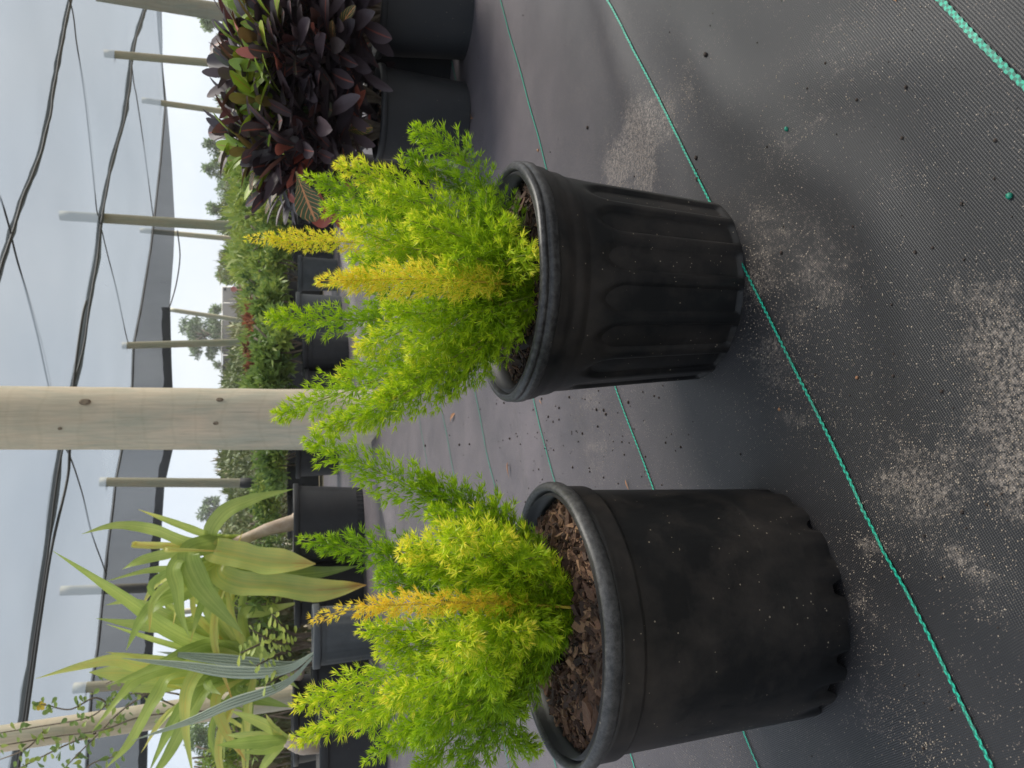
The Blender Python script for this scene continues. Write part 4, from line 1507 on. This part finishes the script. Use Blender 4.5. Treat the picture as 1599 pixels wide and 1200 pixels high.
# second and third rows behind, rims just peeping
rows2 = [(447, 497, 340, .62), (448, 497, 400, .55), (449, 500, 455, .5), (450, 502, 520, .34), (450, 503, 585, .34), (449, 500, 690, .5), (448, 498, 750, .46), (449, 500, 806, .5), (447, 497, 280, .6)]
names2 = ['second row shrub behind the large croton leaf', 'second row shrub above the wide black pot', 'second row shrub above the grey pots', 'second row shrub beneath the red leaved plants by the pine post',
          'second row shrub close to the thick post, under red leaves', 'second row shrub just past the thick post', 'second row shrub under the black wrapped post', 'second row shrub behind the lily stem', 'second row shrub behind the croton edge']
for k, ((rx, bx, cy, ch), lb) in enumerate(zip(rows2, names2)):
    X, Y, h, r = pot_by_px(rx, bx, cy, 66)
    potted_shrub(X, Y, h, r, 'plain', lb, (r * 1.9, ch), 60 + k, .085, 330)
# red leaved row
for k, (cy, lb) in enumerate(((492, 'red leaved plant nearest the slim leaning post'), (515, 'red leaved plant before the pine post'), (545, 'red leaved plant just past the pine post'), (578, 'red leaved plant nearest the thick post'))):
    p = W(440, cy, 10.5)
    root = thing('red_leaved_plant', (p.x, p.y, 0), lb, 'plant', 'row of red leaved plants')
    pot(root, p.x, p.y, .38, .2, .17, M['pot_far'], M['pot_far'], 'plain', .03, 32, 80 + k, rim_h=.035, rim_t=.012)
    V, T = leaf_cloud(np.random.default_rng(80 + k), 45, (p.x, p.y, .80), (.22, .2, .13), .10, 8, 5)
    quads('foliage', V, T, M['red_leaf'], root)
    mb = MB()
    mb.tube([(p.x, p.y, .3), (p.x + .02, p.y, .8)], .012, 6)
    mb.build('stem', M['bark'], root)

# rough growth beyond the pots
rng = np.random.default_rng(5)


def brush(name, label, ylo, yhi, Ya, Yb, top_fn, n_, mat, leaf, tint, vertical=.8):
    py = rng.uniform(ylo, yhi, n_)
    Yv = rng.uniform(Ya, Yb, n_)
    px = np.array([top_fn(a) for a in py])
    u = rng.uniform(0, 1, n_) ** .8
    P_ = np.zeros((n_, 3))
    for i in range(n_):
        t = W(px[i] + 4 * mnoise.noise(Vector((py[i] * .12, Yv[i] * .2, 0))), py[i], Yv[i])
        z = max(0.02, t.z) * u[i]
        P_[i] = (t.x, Yv[i], z)
    d = unit(rng.normal(0, 1 - vertical + .15, (n_, 3)) + np.array([0, 0, vertical]))
    tn = np.array([mnoise.noise(Vector((P_[i, 0] * .7, P_[i, 1] * .3, P_[i, 2]))) for i in range(n_)])
    V = blades(P_, d, leaf * rng.uniform(.5, 1.3, n_), leaf * rng.uniform(.12, .3, n_), rng)
    o = quads(name, V, np.clip(tint + .3 * tn + rng.normal(0, .12, n_), 0, 1), M[mat])
    return tag(o, label, 'undergrowth', kind='stuff')


brush('dry_brush', 'dry olive and brown growth filling the field beyond the pots', 440, 900, 17, 27, lambda y: (354 if y > 622 else 362 if y > 505 else 384) + 8 * math.sin(y * .05), 26000, 'brush', .26, .42, .4)
brush('weeds', 'yellowish green weeds standing behind the shrub rows', 215, 620, 10.5, 14.5, lambda y: 365 + 6 * math.sin(y * .09) + (26 if y > 440 else 0), 15000, 'shrub', .2, .62, .5)
brush('scrub', 'brown and green scrub below the far trees', -80, 440, 22, 34, lambda y: 352 + 7 * math.sin(y * .07), 22000, 'brush', .30, .32, .4)
brush('dry_grass', 'pale dry grass behind the lily leaves', 880, 1290, 11, 18, lambda y: 372 + 8 * math.sin(y * .06), 12000, 'brush', .32, .55)

# dark screen fence far behind
scr = thing('screen_fence', tuple(W(440, 540, 30).xy) + (0,), 'long dark screen fence with pale rails beyond the shrubs', 'fence')
mb = MB()
c0, c1 = W(348, 448, 30), W(346, 612, 30)
mb.box((c0.lerp(c1, .5).x, 30, c0.z / 2), (abs(c1.x - c0.x), .04, c0.z))
mb.build('screen', M['screen'], scr)
for y in (448, 473, 500, 555, 611):
    mb = MB()
    a = W(347, y, 29.9)
    mb.tube([(a.x, 29.93, 0), (a.x, 29.93, a.z)], .014, 8)
    mb.build('fence_post', M['white_pipe'], scr)
mb = MB()
mb.tube([W(347, 448, 29.93), W(345.5, 612, 29.93)], .014, 8)
mb.build('rail', M['white_pipe'], scr)
mb = MB()
p = W(372, 427, 13.5)
mb.tube([(p.x, p.y, 0), W(391, 430, 13.5), W(372, 427, 13.5)], .03, 8)
tag(mb.build('white_pipe', M['white_pipe']), 'short white pipe standing among the weeds', 'pipe')
for (x, y, lb) in ((365, 452, 'pink blossom in front of the dark screen'), (385, 478, 'pink blossom lower among the weeds'), (397, 489, 'coral blossom right above the red leaves')):
    p = W(x, y, 13)
    mb = MB()
    for k in range(6):
        a = k * 1.047
        broad(mb, p, Vector((math.cos(a), -.3, math.sin(a))), Vector((0, -1, 0)), .05, .04, .5)
    mb.tube([p + Vector((0, .03, 0)), Vector((p.x, p.y + .1, 0))], .006, 5)
    tag(mb.build('blossom', M['flower']), lb, 'flower', 'pink blossoms')


# far trees
def tree(top_px, base_y, wpx, Y, label, kind='round', seed=1, crown_frac=.75, n_=900, mat='tree_leaf', name='tree', leaf=None, lean=0):
    rr = random.Random(seed)
    t = W(top_px, base_y, Y)
    hgt = t.z
    w_ = wpx / FPX * Y / 2
    root = thing(name, (t.x, Y, 0), label, 'tree', 'trees beyond the nursery')
    mb = MB()
    X = t.x
    bz = hgt * (1 - crown_frac)
    mb.tube(catmull([(X + lean, Y, -.1), (X + lean * .5, Y, bz), (X, Y, hgt * .92)], 6), [hgt * .028 * (1 - .85 * i / 12) for i in range(13)], 8)
    rng_ = np.random.default_rng(seed)
    Vs, Ts = [], []
    nc = 26 if kind == 'pine' else 34
    for k in range(nc):
        u = rr.random()
        if kind == 'pine':
            z = bz + (hgt - bz) * (.25 + .75 * u)
            prof = .55 + .55 * math.sin(math.pi * min(1, .15 + u))
        else:
            z = bz + (hgt - bz) * u
            prof = math.sqrt(max(.05, 1 - (2 * u - 1) ** 2)) * rr.uniform(.65, 1.05)
        a = rr.random() * 6.283
        r = w_ * prof * math.sqrt(rr.random())
        c = Vector((X + r * math.cos(a), Y + r * math.sin(a), z))
        mb.tube(catmull([(X, Y, max(bz * .8, z - w_ * .4)), Vector((X, Y, z - w_ * .2)).lerp(c, .55), c], 3), [hgt * .008, hgt * .007, hgt * .006, hgt * .005, hgt * .004, hgt * .0035, hgt * .003], 5)
        rad = w_ * rr.uniform(.20, .36)
        nl = n_ // nc * 2
        p = np.array(c) + unit(rng_.normal(size=(nl, 3))) * (rad * rng_.uniform(.25, 1, nl) ** .5)[:, None] * np.array([1, 1, .55 if kind == 'pine' else .8])
        d = unit(rng_.normal(size=(nl, 3)) + np.array([0, 0, .2]))
        lf = leaf or hgt * .05
        Vs.append(blades(p, d, lf * rng_.uniform(.6, 1.2, nl), lf * rng_.uniform(.22, .42, nl), rng_))
        Ts.append(np.clip(rng_.normal(rr.gauss(.45, .18), .12, nl), 0, 1))
    mb.build('trunk', M['bark'], root)
    quads('crown', np.concatenate(Vs), np.concatenate(Ts), M[mat], root)
    return root


tree(277, 522, 78, 62, 'spreading pine with a flat open crown beyond the dark screen', 'pine', 101, .62, 2600, 'pine_leaf', 'pine_tree', .34)
tree(312, 798, 46, 70, 'small pine far behind the lily stem', 'pine', 102, .62, 1700, 'pine_leaf', 'pine_tree', .34)
tree(317, 28, 76, 45, 'dense dark tree at the photo edge behind the crotons', 'round', 103, .9, 3600)
tree(330, -50, 60, 45, 'tree partly outside the photo behind the greenish post', 'round', 113, .9, 1500)
tree(322, 225, 46, 48, 'airy tree showing just over the croton leaves', 'round', 104, .85, 1400)
tree(321, 262, 40, 50, 'thin topped tree left of the crotons', 'round', 105, .8, 1000)
tree(340, 290, 60, 52, 'broad rounded tree beyond the croton edge', 'round', 106, .9, 2200)
tree(328, 322, 46, 50, 'open twiggy tree between the crotons and the weathered post', 'round', 107, .8, 1100)
tree(342, 362, 50, 50, 'low bushy tree behind the weathered post by the yellow frond', 'round', 108, .9, 1500)
tree(346, 400, 44, 46, 'brownish shrub like tree past the slim far post', 'round', 109, .95, 1400, 'brush')
tree(341, 432, 34, 40, 'small round green tree next to the white pipe', 'round', 110, .95, 1800, 'shrub')
tree(330, 483, 28, 58, 'narrow tree peeping over the dark screen', 'round', 111, .85, 900)
tree(338, 572, 34, 60, 'low tree crown over the dark screen near the thick post', 'round', 112, .9, 1100)
tree(330, 870, 60, 60, 'hazy tree behind the drooping lily leaves', 'round', 114, .85, 1600)
tree(300, 1150, 110, 30, 'olive bushy tree behind the leaning vine post', 'round', 115, .95, 2600)
tree(335, 1020, 60, 45, 'distant tree hidden among the lily leaves', 'round', 116, .9, 1400)
for (x, y, lb) in ((333, 716, 'bare forked dead stick above the dry brush'), (336, 734, 'shorter bare dead stick above the dry brush')):
    mb = MB()
    p = W(x, y, 24)
    mb.tube([(p.x - .1, 24, 0), W(352, y + 3, 24), p], [.05, .03, .012], 6)
    mb.tube([W(346, y + 2, 24), W(x + 6, y + 7, 24)], .012, 5)
    tag(mb.build('dead_stick', M['bark']), lb, 'stick', 'dead sticks')


# ------------------------------------------------------------------ lilies and pots on the left
def tangle(crown, reach, count, seed, w=(9, 15)):
    rr = random.Random(seed)
    out = []
    for k in range(count):
        a = R(rr.uniform(*reach))
        L = rr.uniform(130, 260)
        x1, y1 = crown[0] - math.cos(a) * L * .6, crown[1] + math.sin(a) * L * .5
        dr = rr.uniform(-.35, .55)
        dr = rr.uniform(-.2, 1.15)
        x2, y2 = x1 - math.cos(a) * L * (.45 - dr), y1 + math.sin(a) * L * .5
        out.append(([crown, (x1, y1), (x2, y2)], rr.uniform(*w), rr.choice((.35, .5, .6, .7, .78)), dict(dep=(0, rr.uniform(-.3, .35)), end_tint=rr.choice((None, None, .85, .95)), fold=rr.uniform(.1, .45))))
    return out


def lily(name, loc, label, leaves, mat='lily', dep=4.5, potargs=None, cat='lily', trunk=None):
    root = thing(name, (loc[0], loc[1], 0), label, cat)
    if potargs:
        pot(root, loc[0], loc[1], **potargs)
    if trunk:
        mb = MB()
        mb.tube(catmull([W(x, y, Y) for x, y, Y in trunk[0]], 6), trunk[1], 14)
        mb.build('trunk', trunk[2], root)
    for lf in leaves:
        px, wpx, tint = lf[:3]
        kw = dict(lf[3]) if len(lf) > 3 else {}
        d0, d1 = kw.pop('dep', (0, 0))
        mm = kw.pop('mat', mat)
        lab = kw.pop('label', None)
        n_ = len(px)
        path = [W(x, y, dep + d0 + (d1 - d0) * i / (n_ - 1)) for i, (x, y) in enumerate(px)]
        mb = MB()
        strap(mb, path, wpx / FPX * (dep + .1), tint, **kw)
        o = mb.build('leaf', M[mm], root, smooth=not kw.get('pleats'))
        if lab:
            o['label'] = lab
    return root


PA = (-0.82, 4.62)
lily('potted_lily', PA, 'large strap leaved lily with a thick pale stem in a black pot with toothed foot', [
    ([(372, 850), (330, 838), (349, 802), (394, 780), (458, 764)], 23, .42, dict(dep=(0, -.1))),
    ([(378, 842), (300, 848), (240, 827), (180, 821), (128, 834)], 15, .52, {}),
    ([(372, 848), (293, 859), (225, 874), (191, 889)], 15, .5, dict(dep=(0, .1))),
    ([(378, 846), (326, 851), (296, 866), (311, 911), (345, 953), (379, 990)], 34, .42, dict(dep=(0, -.25))),
    ([(372, 848), (336, 858), (375, 868), (431, 878), (493, 881)], 36, .68, dict(dep=(0, -.25), fold=.45, end_tint=.85, tipw=.75, label='drooping leaf with a scorched edge')),
    ([(372, 850), (345, 890), (372, 908), (430, 915), (500, 921), (572, 914)], 33, .64, dict(dep=(0, -.35), fold=.5, end_tint=.95, tipw=.78, label='drooping leaf with an orange tip')),
    ([(372, 850), (380, 880), (440, 895), (500, 894), (560, 884)], 24, .26, dict(dep=(0, -.2), fold=.2)),
    ([(375, 850), (300, 863), (272, 886), (278, 919), (283, 960), (296, 996)], 20, .45, dict(dep=(0, -.3))),
    ([(370, 855), (300, 919), (255, 934), (221, 968), (197, 1016)], 24, .44, dict(dep=(0, -.1))),
    ([(370, 855), (340, 880), (330, 910), (345, 935), (372, 948)], 14, .5, {}),
    ([(375, 860), (360, 890), (300, 893), (240, 890), (165, 908)], 13, .5, dict(dep=(0, .1))),
    ([(375, 860), (350, 890), (330, 900), (285, 905), (235, 912)], 12, .55, dict(dep=(0, .2))),
] + tangle((375, 855), (-25, 85), 16, 51, (7, 12)), 'lily', 4.5, dict(h=.392, rt=.243, rb=.205, mat=M['pot_far'], rim_mat=M['pot_far'], style='footed', soil_drop=.03, seg=352, seed=31, rim_h=.03, rim_t=.012),
    trunk=([(470, 812, 4.55), (452, 818, 4.53), (415, 828, 4.5), (380, 843, 4.5), (350, 855, 4.5)], [.075, .066, .056, .052, .045, .045, .044, .043, .042, .04, .038, .036, .034, .032, .030, .03, .03, .03, .03, .03, .03, .03, .03, .03, .03][:25], M['pale_bark']))

PD = (-1.99, 4.75)
lily('potted_lily', PD, 'taller lily whose long crossing leaves reach highest beside the vine post', [
    ([(400, 1030), (375, 1013), (311, 1005), (263, 983), (210, 945), (150, 904), (83, 861)], 21, .44, dict(dep=(0, -.2))),
    ([(395, 1035), (326, 975), (263, 979), (210, 975), (150, 966)], 19, .5, dict(dep=(0, .1))),
    ([(395, 1040), (300, 1045), (225, 1042), (180, 1031), (124, 1041), (56, 1060)], 17, .72, dict(label='yellowing twisted leaf')),
    ([(395, 1040), (300, 1052), (215, 1052), (139, 1050)], 28, .62, dict(tipw=.7, dep=(0, .1))),
    ([(398, 1035), (338, 1009), (300, 1016), (240, 1043), (165, 1073)], 19, .42, dict(dep=(0, -.3))),
    ([(398, 1045), (290, 1040), (218, 1061), (188, 1088), (143, 1144)], 15, .48, dict(dep=(0, -.3))),
    ([(398, 1040), (319, 1050), (263, 1069), (188, 1080)], 27, .5, dict(dep=(0, .1))),
    ([(398, 1040), (345, 1020), (308, 1050), (291, 1088), (291, 1144), (302, 1215)], 19, .66, dict(dep=(0, -.4), label='yellow arching leaf')),
    ([(398, 1045), (278, 1050), (244, 1088), (203, 1159), (165, 1200)], 18, .5, dict(dep=(0, -.2))),
    ([(400, 1050), (338, 1058), (300, 1088), (263, 1144), (233, 1205)], 23, .36, dict(dep=(0, -.1))),
    ([(400, 1040), (390, 1005), (420, 1039), (467, 1076)], 21, .46, dict(dep=(0, -.3))),
    ([(398, 1030), (379, 964), (416, 954), (471, 940)], 17, .55, dict(dep=(0, -.2), end_tint=.8)),
    ([(398, 1045), (330, 1070), (300, 1110), (262, 1180), (225, 1230)], 20, .40, dict(dep=(0, -.2))),
    ([(400, 1040), (330, 1000), (262, 960), (205, 940), (165, 945)], 14, .55, dict(dep=(0, .2))),
    ([(402, 1045), (352, 1010), (300, 985), (235, 968)], 18, .48, dict(dep=(0, .15))),
    ([(400, 1045), (340, 1085), (352, 1140), (385, 1190)], 16, .75, dict(dep=(0, -.2), end_tint=1.0, label='withered brown tipped leaf')),
    ([(400, 1045), (330, 1062), (330, 1075), (345, 1085)], 12, .30, dict(dep=(0, -.3))),
    ([(402, 1045), (370, 1075), (400, 1090), (455, 1105)], 22, .34, dict(dep=(0, -.1))),
    ([(400, 1040), (290, 985), (262, 940), (245, 915)], 13, .6, dict(dep=(0, .2))),
] + tangle((400, 1042), (-80, 85), 34, 52, (7, 13)), 'lily', 4.6, dict(h=.392, rt=.26, rb=.22, mat=M['pot_far'], rim_mat=M['pot_far'], style='plain', soil_drop=.03, seg=96, seed=33, rim_h=.03, rim_t=.012),
    trunk=([(470, 1050, 4.7), (430, 1045, 4.65), (395, 1038, 4.6)], [.05, .05, .048, .046, .045, .044, .043, .042, .041, .04, .038, .036, .034], M['pale_bark']))

PC = pot_by_px(489, 590, 985, 96)
lily('potted_palmetto', (PC[0], PC[1]), 'grey pot holding a young palm with silvery pleated leaves', [
    ([(490, 1020), (445, 1046), (364, 1050), (285, 1039), (190, 1028)], 17, .6, dict(pleats=1, base_w=.2, tipw=.5, dep=(0, .3))),
    ([(490, 1025), (443, 1069), (360, 1099), (300, 1125), (206, 1157)], 15, .5, dict(pleats=1, base_w=.2, dep=(0, .2))),
    ([(490, 1020), (450, 1040), (368, 1032), (300, 1025), (246, 1018)], 17, .3, dict(pleats=1, base_w=.2, dep=(0, .5))),
], 'silver', 4.0, dict(h=PC[2], rt=PC[3], rb=PC[3] * .85, mat=M['pot_grey'], rim_mat=M['pot_grey'], style='faint_ribs', soil_drop=.03, seg=80, seed=35, rim_h=.035, rim_t=.012), cat='palm')

# twiggy shrub with bright paired leaves in front of the lilies
root = thing('twiggy_shrub', (W(560, 1010, 4.3).x, 4.3, 0), 'thin woody shrub with bright paired leaves by the grey pot', 'shrub')
mb, fol = MB(), MB()
pot(root, W(560, 1040, 4.3).x, 4.3, .30, .14, .12, M['pot_far'], M['pot_far'], 'plain', .03, 48, 36, rim_h=.03, rim_t=.01)
rr = random.Random(4)
for (a, b, c) in (((500, 985), (440, 1005), (395, 985)), ((495, 1005), (440, 1020), (400, 1040)), ((500, 1035), (460, 1045), (415, 1070)), ((500, 990), (455, 990), (425, 960)), ((500, 1010), (430, 1000), (375, 1020))):
    pts = catmull([W(*a, 4.3), W(*b, 4.2), W(*c, 4.05)], 6)
    mb.tube(pts, [.014 - .0009 * i for i in range(len(pts))], 7)
    for i in range(5, len(pts)):
        for s_ in (-1, 1):
            broad(fol, pts[i], Vector((rr.uniform(-.6, .6) + s_ * .8, -.5, rr.uniform(-.4, .6))), Vector((0, -.7, .7)), rr.uniform(.035, .065), .024, rr.uniform(.6, .9), .3, .1)
mb.build('branch', M['bark'], root)
fol.build('foliage', M['shrub'], root)

# dark pots
PE = pot_by_px(498, 606, 1150, 150)
lily('potted_lily', (PE[0], PE[1]), 'young lily rosette with short green leaves in a wide shiny black pot', [
    ([(450, 1155), (395, 1160), (338, 1164)], 17, .40, dict(dep=(0, -.1))),
    ([(450, 1155), (410, 1130), (360, 1110)], 15, .55, dict(dep=(0, 0))),
    ([(450, 1155), (400, 1150), (353, 1148)], 14, .6, dict(dep=(0, .1))),
    ([(450, 1155), (420, 1170), (379, 1176)], 14, .48, {}),
    ([(450, 1155), (420, 1185), (400, 1215)], 14, .5, {}),
    ([(450, 1155), (430, 1140), (415, 1115)], 12, .7, {}),
], 'lily', 3.7, dict(h=PE[2], rt=PE[3], rb=PE[3] * .85, mat=M['pot_far'], rim_mat=M['pot_far'], style='plain', soil_drop=.03, seg=96, seed=37, rim_h=.04, rim_t=.014),
    trunk=([(505, 1160, 3.75), (470, 1165, 3.7), (448, 1156, 3.7)], [.045, .046, .044, .042, .04, .04, .038, .036, .034, .032, .03, .03, .03], M['pale_bark']))
extra = [(460, 570, 915, 110, 'shaded shrub in a black pot between the two lilies', .3), (455, 545, 1110, 120, 'low shrub in a black pot behind the young lily rosette', .5), (455, 545, 1185, 110, 'low shrub in a black pot at the photo edge below the vine post', .7)]
for k, (rx, bx, cy, wp, lb, ch) in enumerate(extra):
    X, Y, h, r = pot_by_px(rx, bx, cy, wp)
    potted_shrub(X, Y, h, r, 'plain', lb, (r * 1.2, ch), 90 + k, .06, 200)

# vine on the leaning post
root = thing('climbing_vine', tuple(W(420, 1092, 5.05).xy) + (0,), 'thin climbing vine with small leaves and a yellow flower on the leaning post', 'vine')
mb, fol = MB(), MB()
rr = random.Random(9)
runs = [[(330, 1110), (228, 1118), (160, 1140), (90, 1150), (0, 1165), (-60, 1175)], [(300, 1115), (228, 1085), (180, 1090), (140, 1120), (60, 1135), (0, 1145)], [(235, 1080), (190, 1110), (150, 1150), (110, 1190), (90, 1215)], [(180, 1110), (150, 1090), (110, 1108), (75, 1102), (55, 1098)],
        [(220, 1150), (180, 1180), (140, 1195), (120, 1230)], [(150, 1145), (100, 1165), (40, 1195), (10, 1210)], [(70, 1140), (40, 1170), (-10, 1190)], [(280, 1085), (235, 1075), (190, 1060), (165, 1068)]]
for rn_ in runs:
    pts = catmull([W(x, y, 5.0 + rr.uniform(-.06, .04)) for x, y in rn_], 8)
    mb.tube(pts, [.006 - .003 * i / len(pts) for i in range(len(pts))], 5)
    for p in pts[3:]:
        for _ in range(2):
            if rr.random() < .5:
                broad(fol, p + Vector((rr.uniform(-.02, .02), rr.uniform(-.03, .02), rr.uniform(-.02, .02))), Vector((rr.uniform(-1, 1), rr.uniform(-.6, .1), rr.uniform(-.8, .6))), Vector((0, -.8, .6)), rr.uniform(.035, .065), .03, rr.uniform(.2, .75), .3, .12)
mb.build('stem', M['bark'], root)
fol.build('foliage', M['shrub'], root)
fl = MB()
p = W(64, 1102, 4.98)
for k in range(5):
    a = k * 1.2566
    broad(fl, p, Vector((math.cos(a), -.4, math.sin(a))), Vector((0, -1, 0)), .03, .024, .5)
fl.build('flower', M['yellow_flower'], root)


# ------------------------------------------------------------------ litter on the ground cloth
rr = random.Random(77)


def lump(mb, p, s, tint=.5):
    k = 6
    vs = []
    for zz, q in ((0, .8), (.5, 1.0), (.9, .5)):
        for j in range(k):
            w_ = 2 * math.pi * j / k
            r_ = s * q * rr.uniform(.7, 1.2)
            vs.append(Vector((p.x + r_ * math.cos(w_), p.y + r_ * .8 * math.sin(w_), p.z + zz * s * 1.1)))
    fs = []
    for i in range(2):
        for j in range(k):
            a, b = i * k + j, i * k + (j + 1) % k
            fs.append((a, b, b + k, a + k))
    fs.append(tuple(2 * k + j for j in range(k)))
    mb.add(vs, fs, tint)


mb = MB()
blocked = lambda q: any((q.x - f[0]) ** 2 + (q.y - f[1]) ** 2 < (f[4] + .004) ** 2 for f in (FP1, FP2))
for i in range(420):
    x, y = rr.uniform(620, 1599), rr.uniform(0, 1200)
    q = gp(x, y)
    if blocked(q) or q.y > 5:
        continue
    if rr.random() < .4 and not (780 < x < 1000 and 560 < y < 780):
        continue
    q.z = gz(q.x, q.y)
    lump(mb, q, rr.choice((.0005, .0006, .0007, .0009, .0014)) * rr.uniform(.7, 1.2) * (1 + .35 * max(0, q.y - 1)))
for i in range(140):
    q = gp(rr.gauss(880, 90), rr.gauss(675, 60))
    if blocked(q):
        continue
    q.z = gz(q.x, q.y)
    lump(mb, q, rr.choice((.0009, .0012, .0016, .0022)) * rr.uniform(.7, 1.2))
for x, y, s in ((1296, 100, .0017), (1345, 157, .0016), (1416, 217, .0016), (1435, 395, .0015), (1088, 247, .0028), (1090, 280, .003), (1226, 395, .0022), (1104, 86, .003), (920, 200, .003), (718, 695, .004), (667, 696, .004), (736, 694, .003), (778, 612, .004), (797, 685, .003)):
    q = gp(x, y)
    q.z = gz(q.x, q.y)
    lump(mb, q, s)
tag(mb.build('dark_debris', M['pebble']), 'dark bark crumbs sprinkled over the weed cloth', 'debris', kind='stuff')
mb = MB()
for i in range(2600):
    q0, r0, s0 = rr.choice(SB)
    q = Vector((q0.x + rr.gauss(0, r0 * .9), q0.y + rr.gauss(0, r0 * 1.1), 0))
    if q.y < .35 or blocked(q):
        continue
    q.z = gz(q.x, q.y)
    lump(mb, q, rr.uniform(.0003, .0007))
tag(mb.build('sand', M['sandgrain']), 'loose pale sand grains in thin patches on the weed cloth', 'sand', kind='stuff')
for x, y, lb in ((1238, 203, 'green fertiliser pellet upper of two on the bare cloth'), (1582, 307, 'green fertiliser pellet nearest the photo corner thread')):
    q = gp(x, y)
    q.z = gz(q.x, q.y)
    mb = MB()
    lump(mb, q, .0026)
    tag(mb.build('pellet', M['pellet']), lb, 'pellet', 'green fertiliser pellets')
for x, y, s, lb in ((893, 1046, .0022, 'blue green pellet on the soil of the smooth pot'), (905, 1041, .002, 'second blue green pellet on the smooth pot soil')):
    pass


def fallen(px, ang, L, wd, mat, tint, label, name='fallen_leaf', lift=.004, curl=.5):
    q = gp(*px)
    q.z = gz(q.x, q.y) + lift
    mb = MB()
    broad(mb, q, Vector((math.cos(ang), math.sin(ang), .12)), Vector((0, 0, 1)), L, wd, tint, curl, .3)
    return tag(mb.build(name, M[mat]), label, 'leaf', 'fallen leaves on the cloth')


fallen((733, 228), 2.0, .055, .022, 'shrub', .7, 'fallen green leaf beside the croton pot', curl=.2)
fallen((740, 185), 1.2, .05, .016, 'dead', .5, 'fallen reddish brown curled leaf beside the croton pot')
fallen((800, 748), .3, .035, .006, 'dead', .5, 'narrow tan dead leaf behind the smooth pot', curl=.2)
fallen((706, 660), -1.0, .05, .012, 'dead', .5, 'curled brown leaf lying near the thick post', curl=.4)
fallen((848, 632), .9, .014, .003, 'dead', .9, 'small red brown bark splinter between the two pots', 'bark_splinter', .001, .1)
fallen((1405, 4), .4, .008, .004, 'dead', .5, 'tiny rusty leaf scrap at the photo edge', 'leaf_scrap', .001, .1)
fallen((985, 768), .6, .018, .003, 'dead', .5, 'thin tan leaf scrap between the threads near the smooth pot', 'leaf_scrap', .001, .1)
for k, (px, wpx) in enumerate((((840, 235), 6), ((1222, 640), 6), ((1340, 590), 4))):
    q = gp(*px)
    q.z = gz(q.x, q.y)
    mb = MB()
    lump(mb, q, .0018 if k else .003)
    tag(mb.build('bark_crumb', M['dead']), ('rusty crumb near the croton pots on bare cloth', 'tan crumb nearest the ribbed pot foot', 'pale crumb on the sandy cloth between pots')[k], 'crumb', 'loose crumbs')


# ------------------------------------------------------------------ damp hazy air
m, n, l, out = newmat('haze_air')
pv = n.new('ShaderNodeVolumePrincipled')
pv.inputs['Color'].default_value = (0.95, 0.96, 1.0, 1)
pv.inputs['Density'].default_value = 0.0012
pv.inputs['Anisotropy'].default_value = 0.3
l.new(pv.outputs[0], out.inputs['Volume'])
mb = MB()
mb.box((0, 45, 6), (190, 130, 14.1))
hz = mb.build('haze', m, smooth=False)
tag(hz, 'thin pale haze softening the far trees and field', 'haze', kind='stuff')
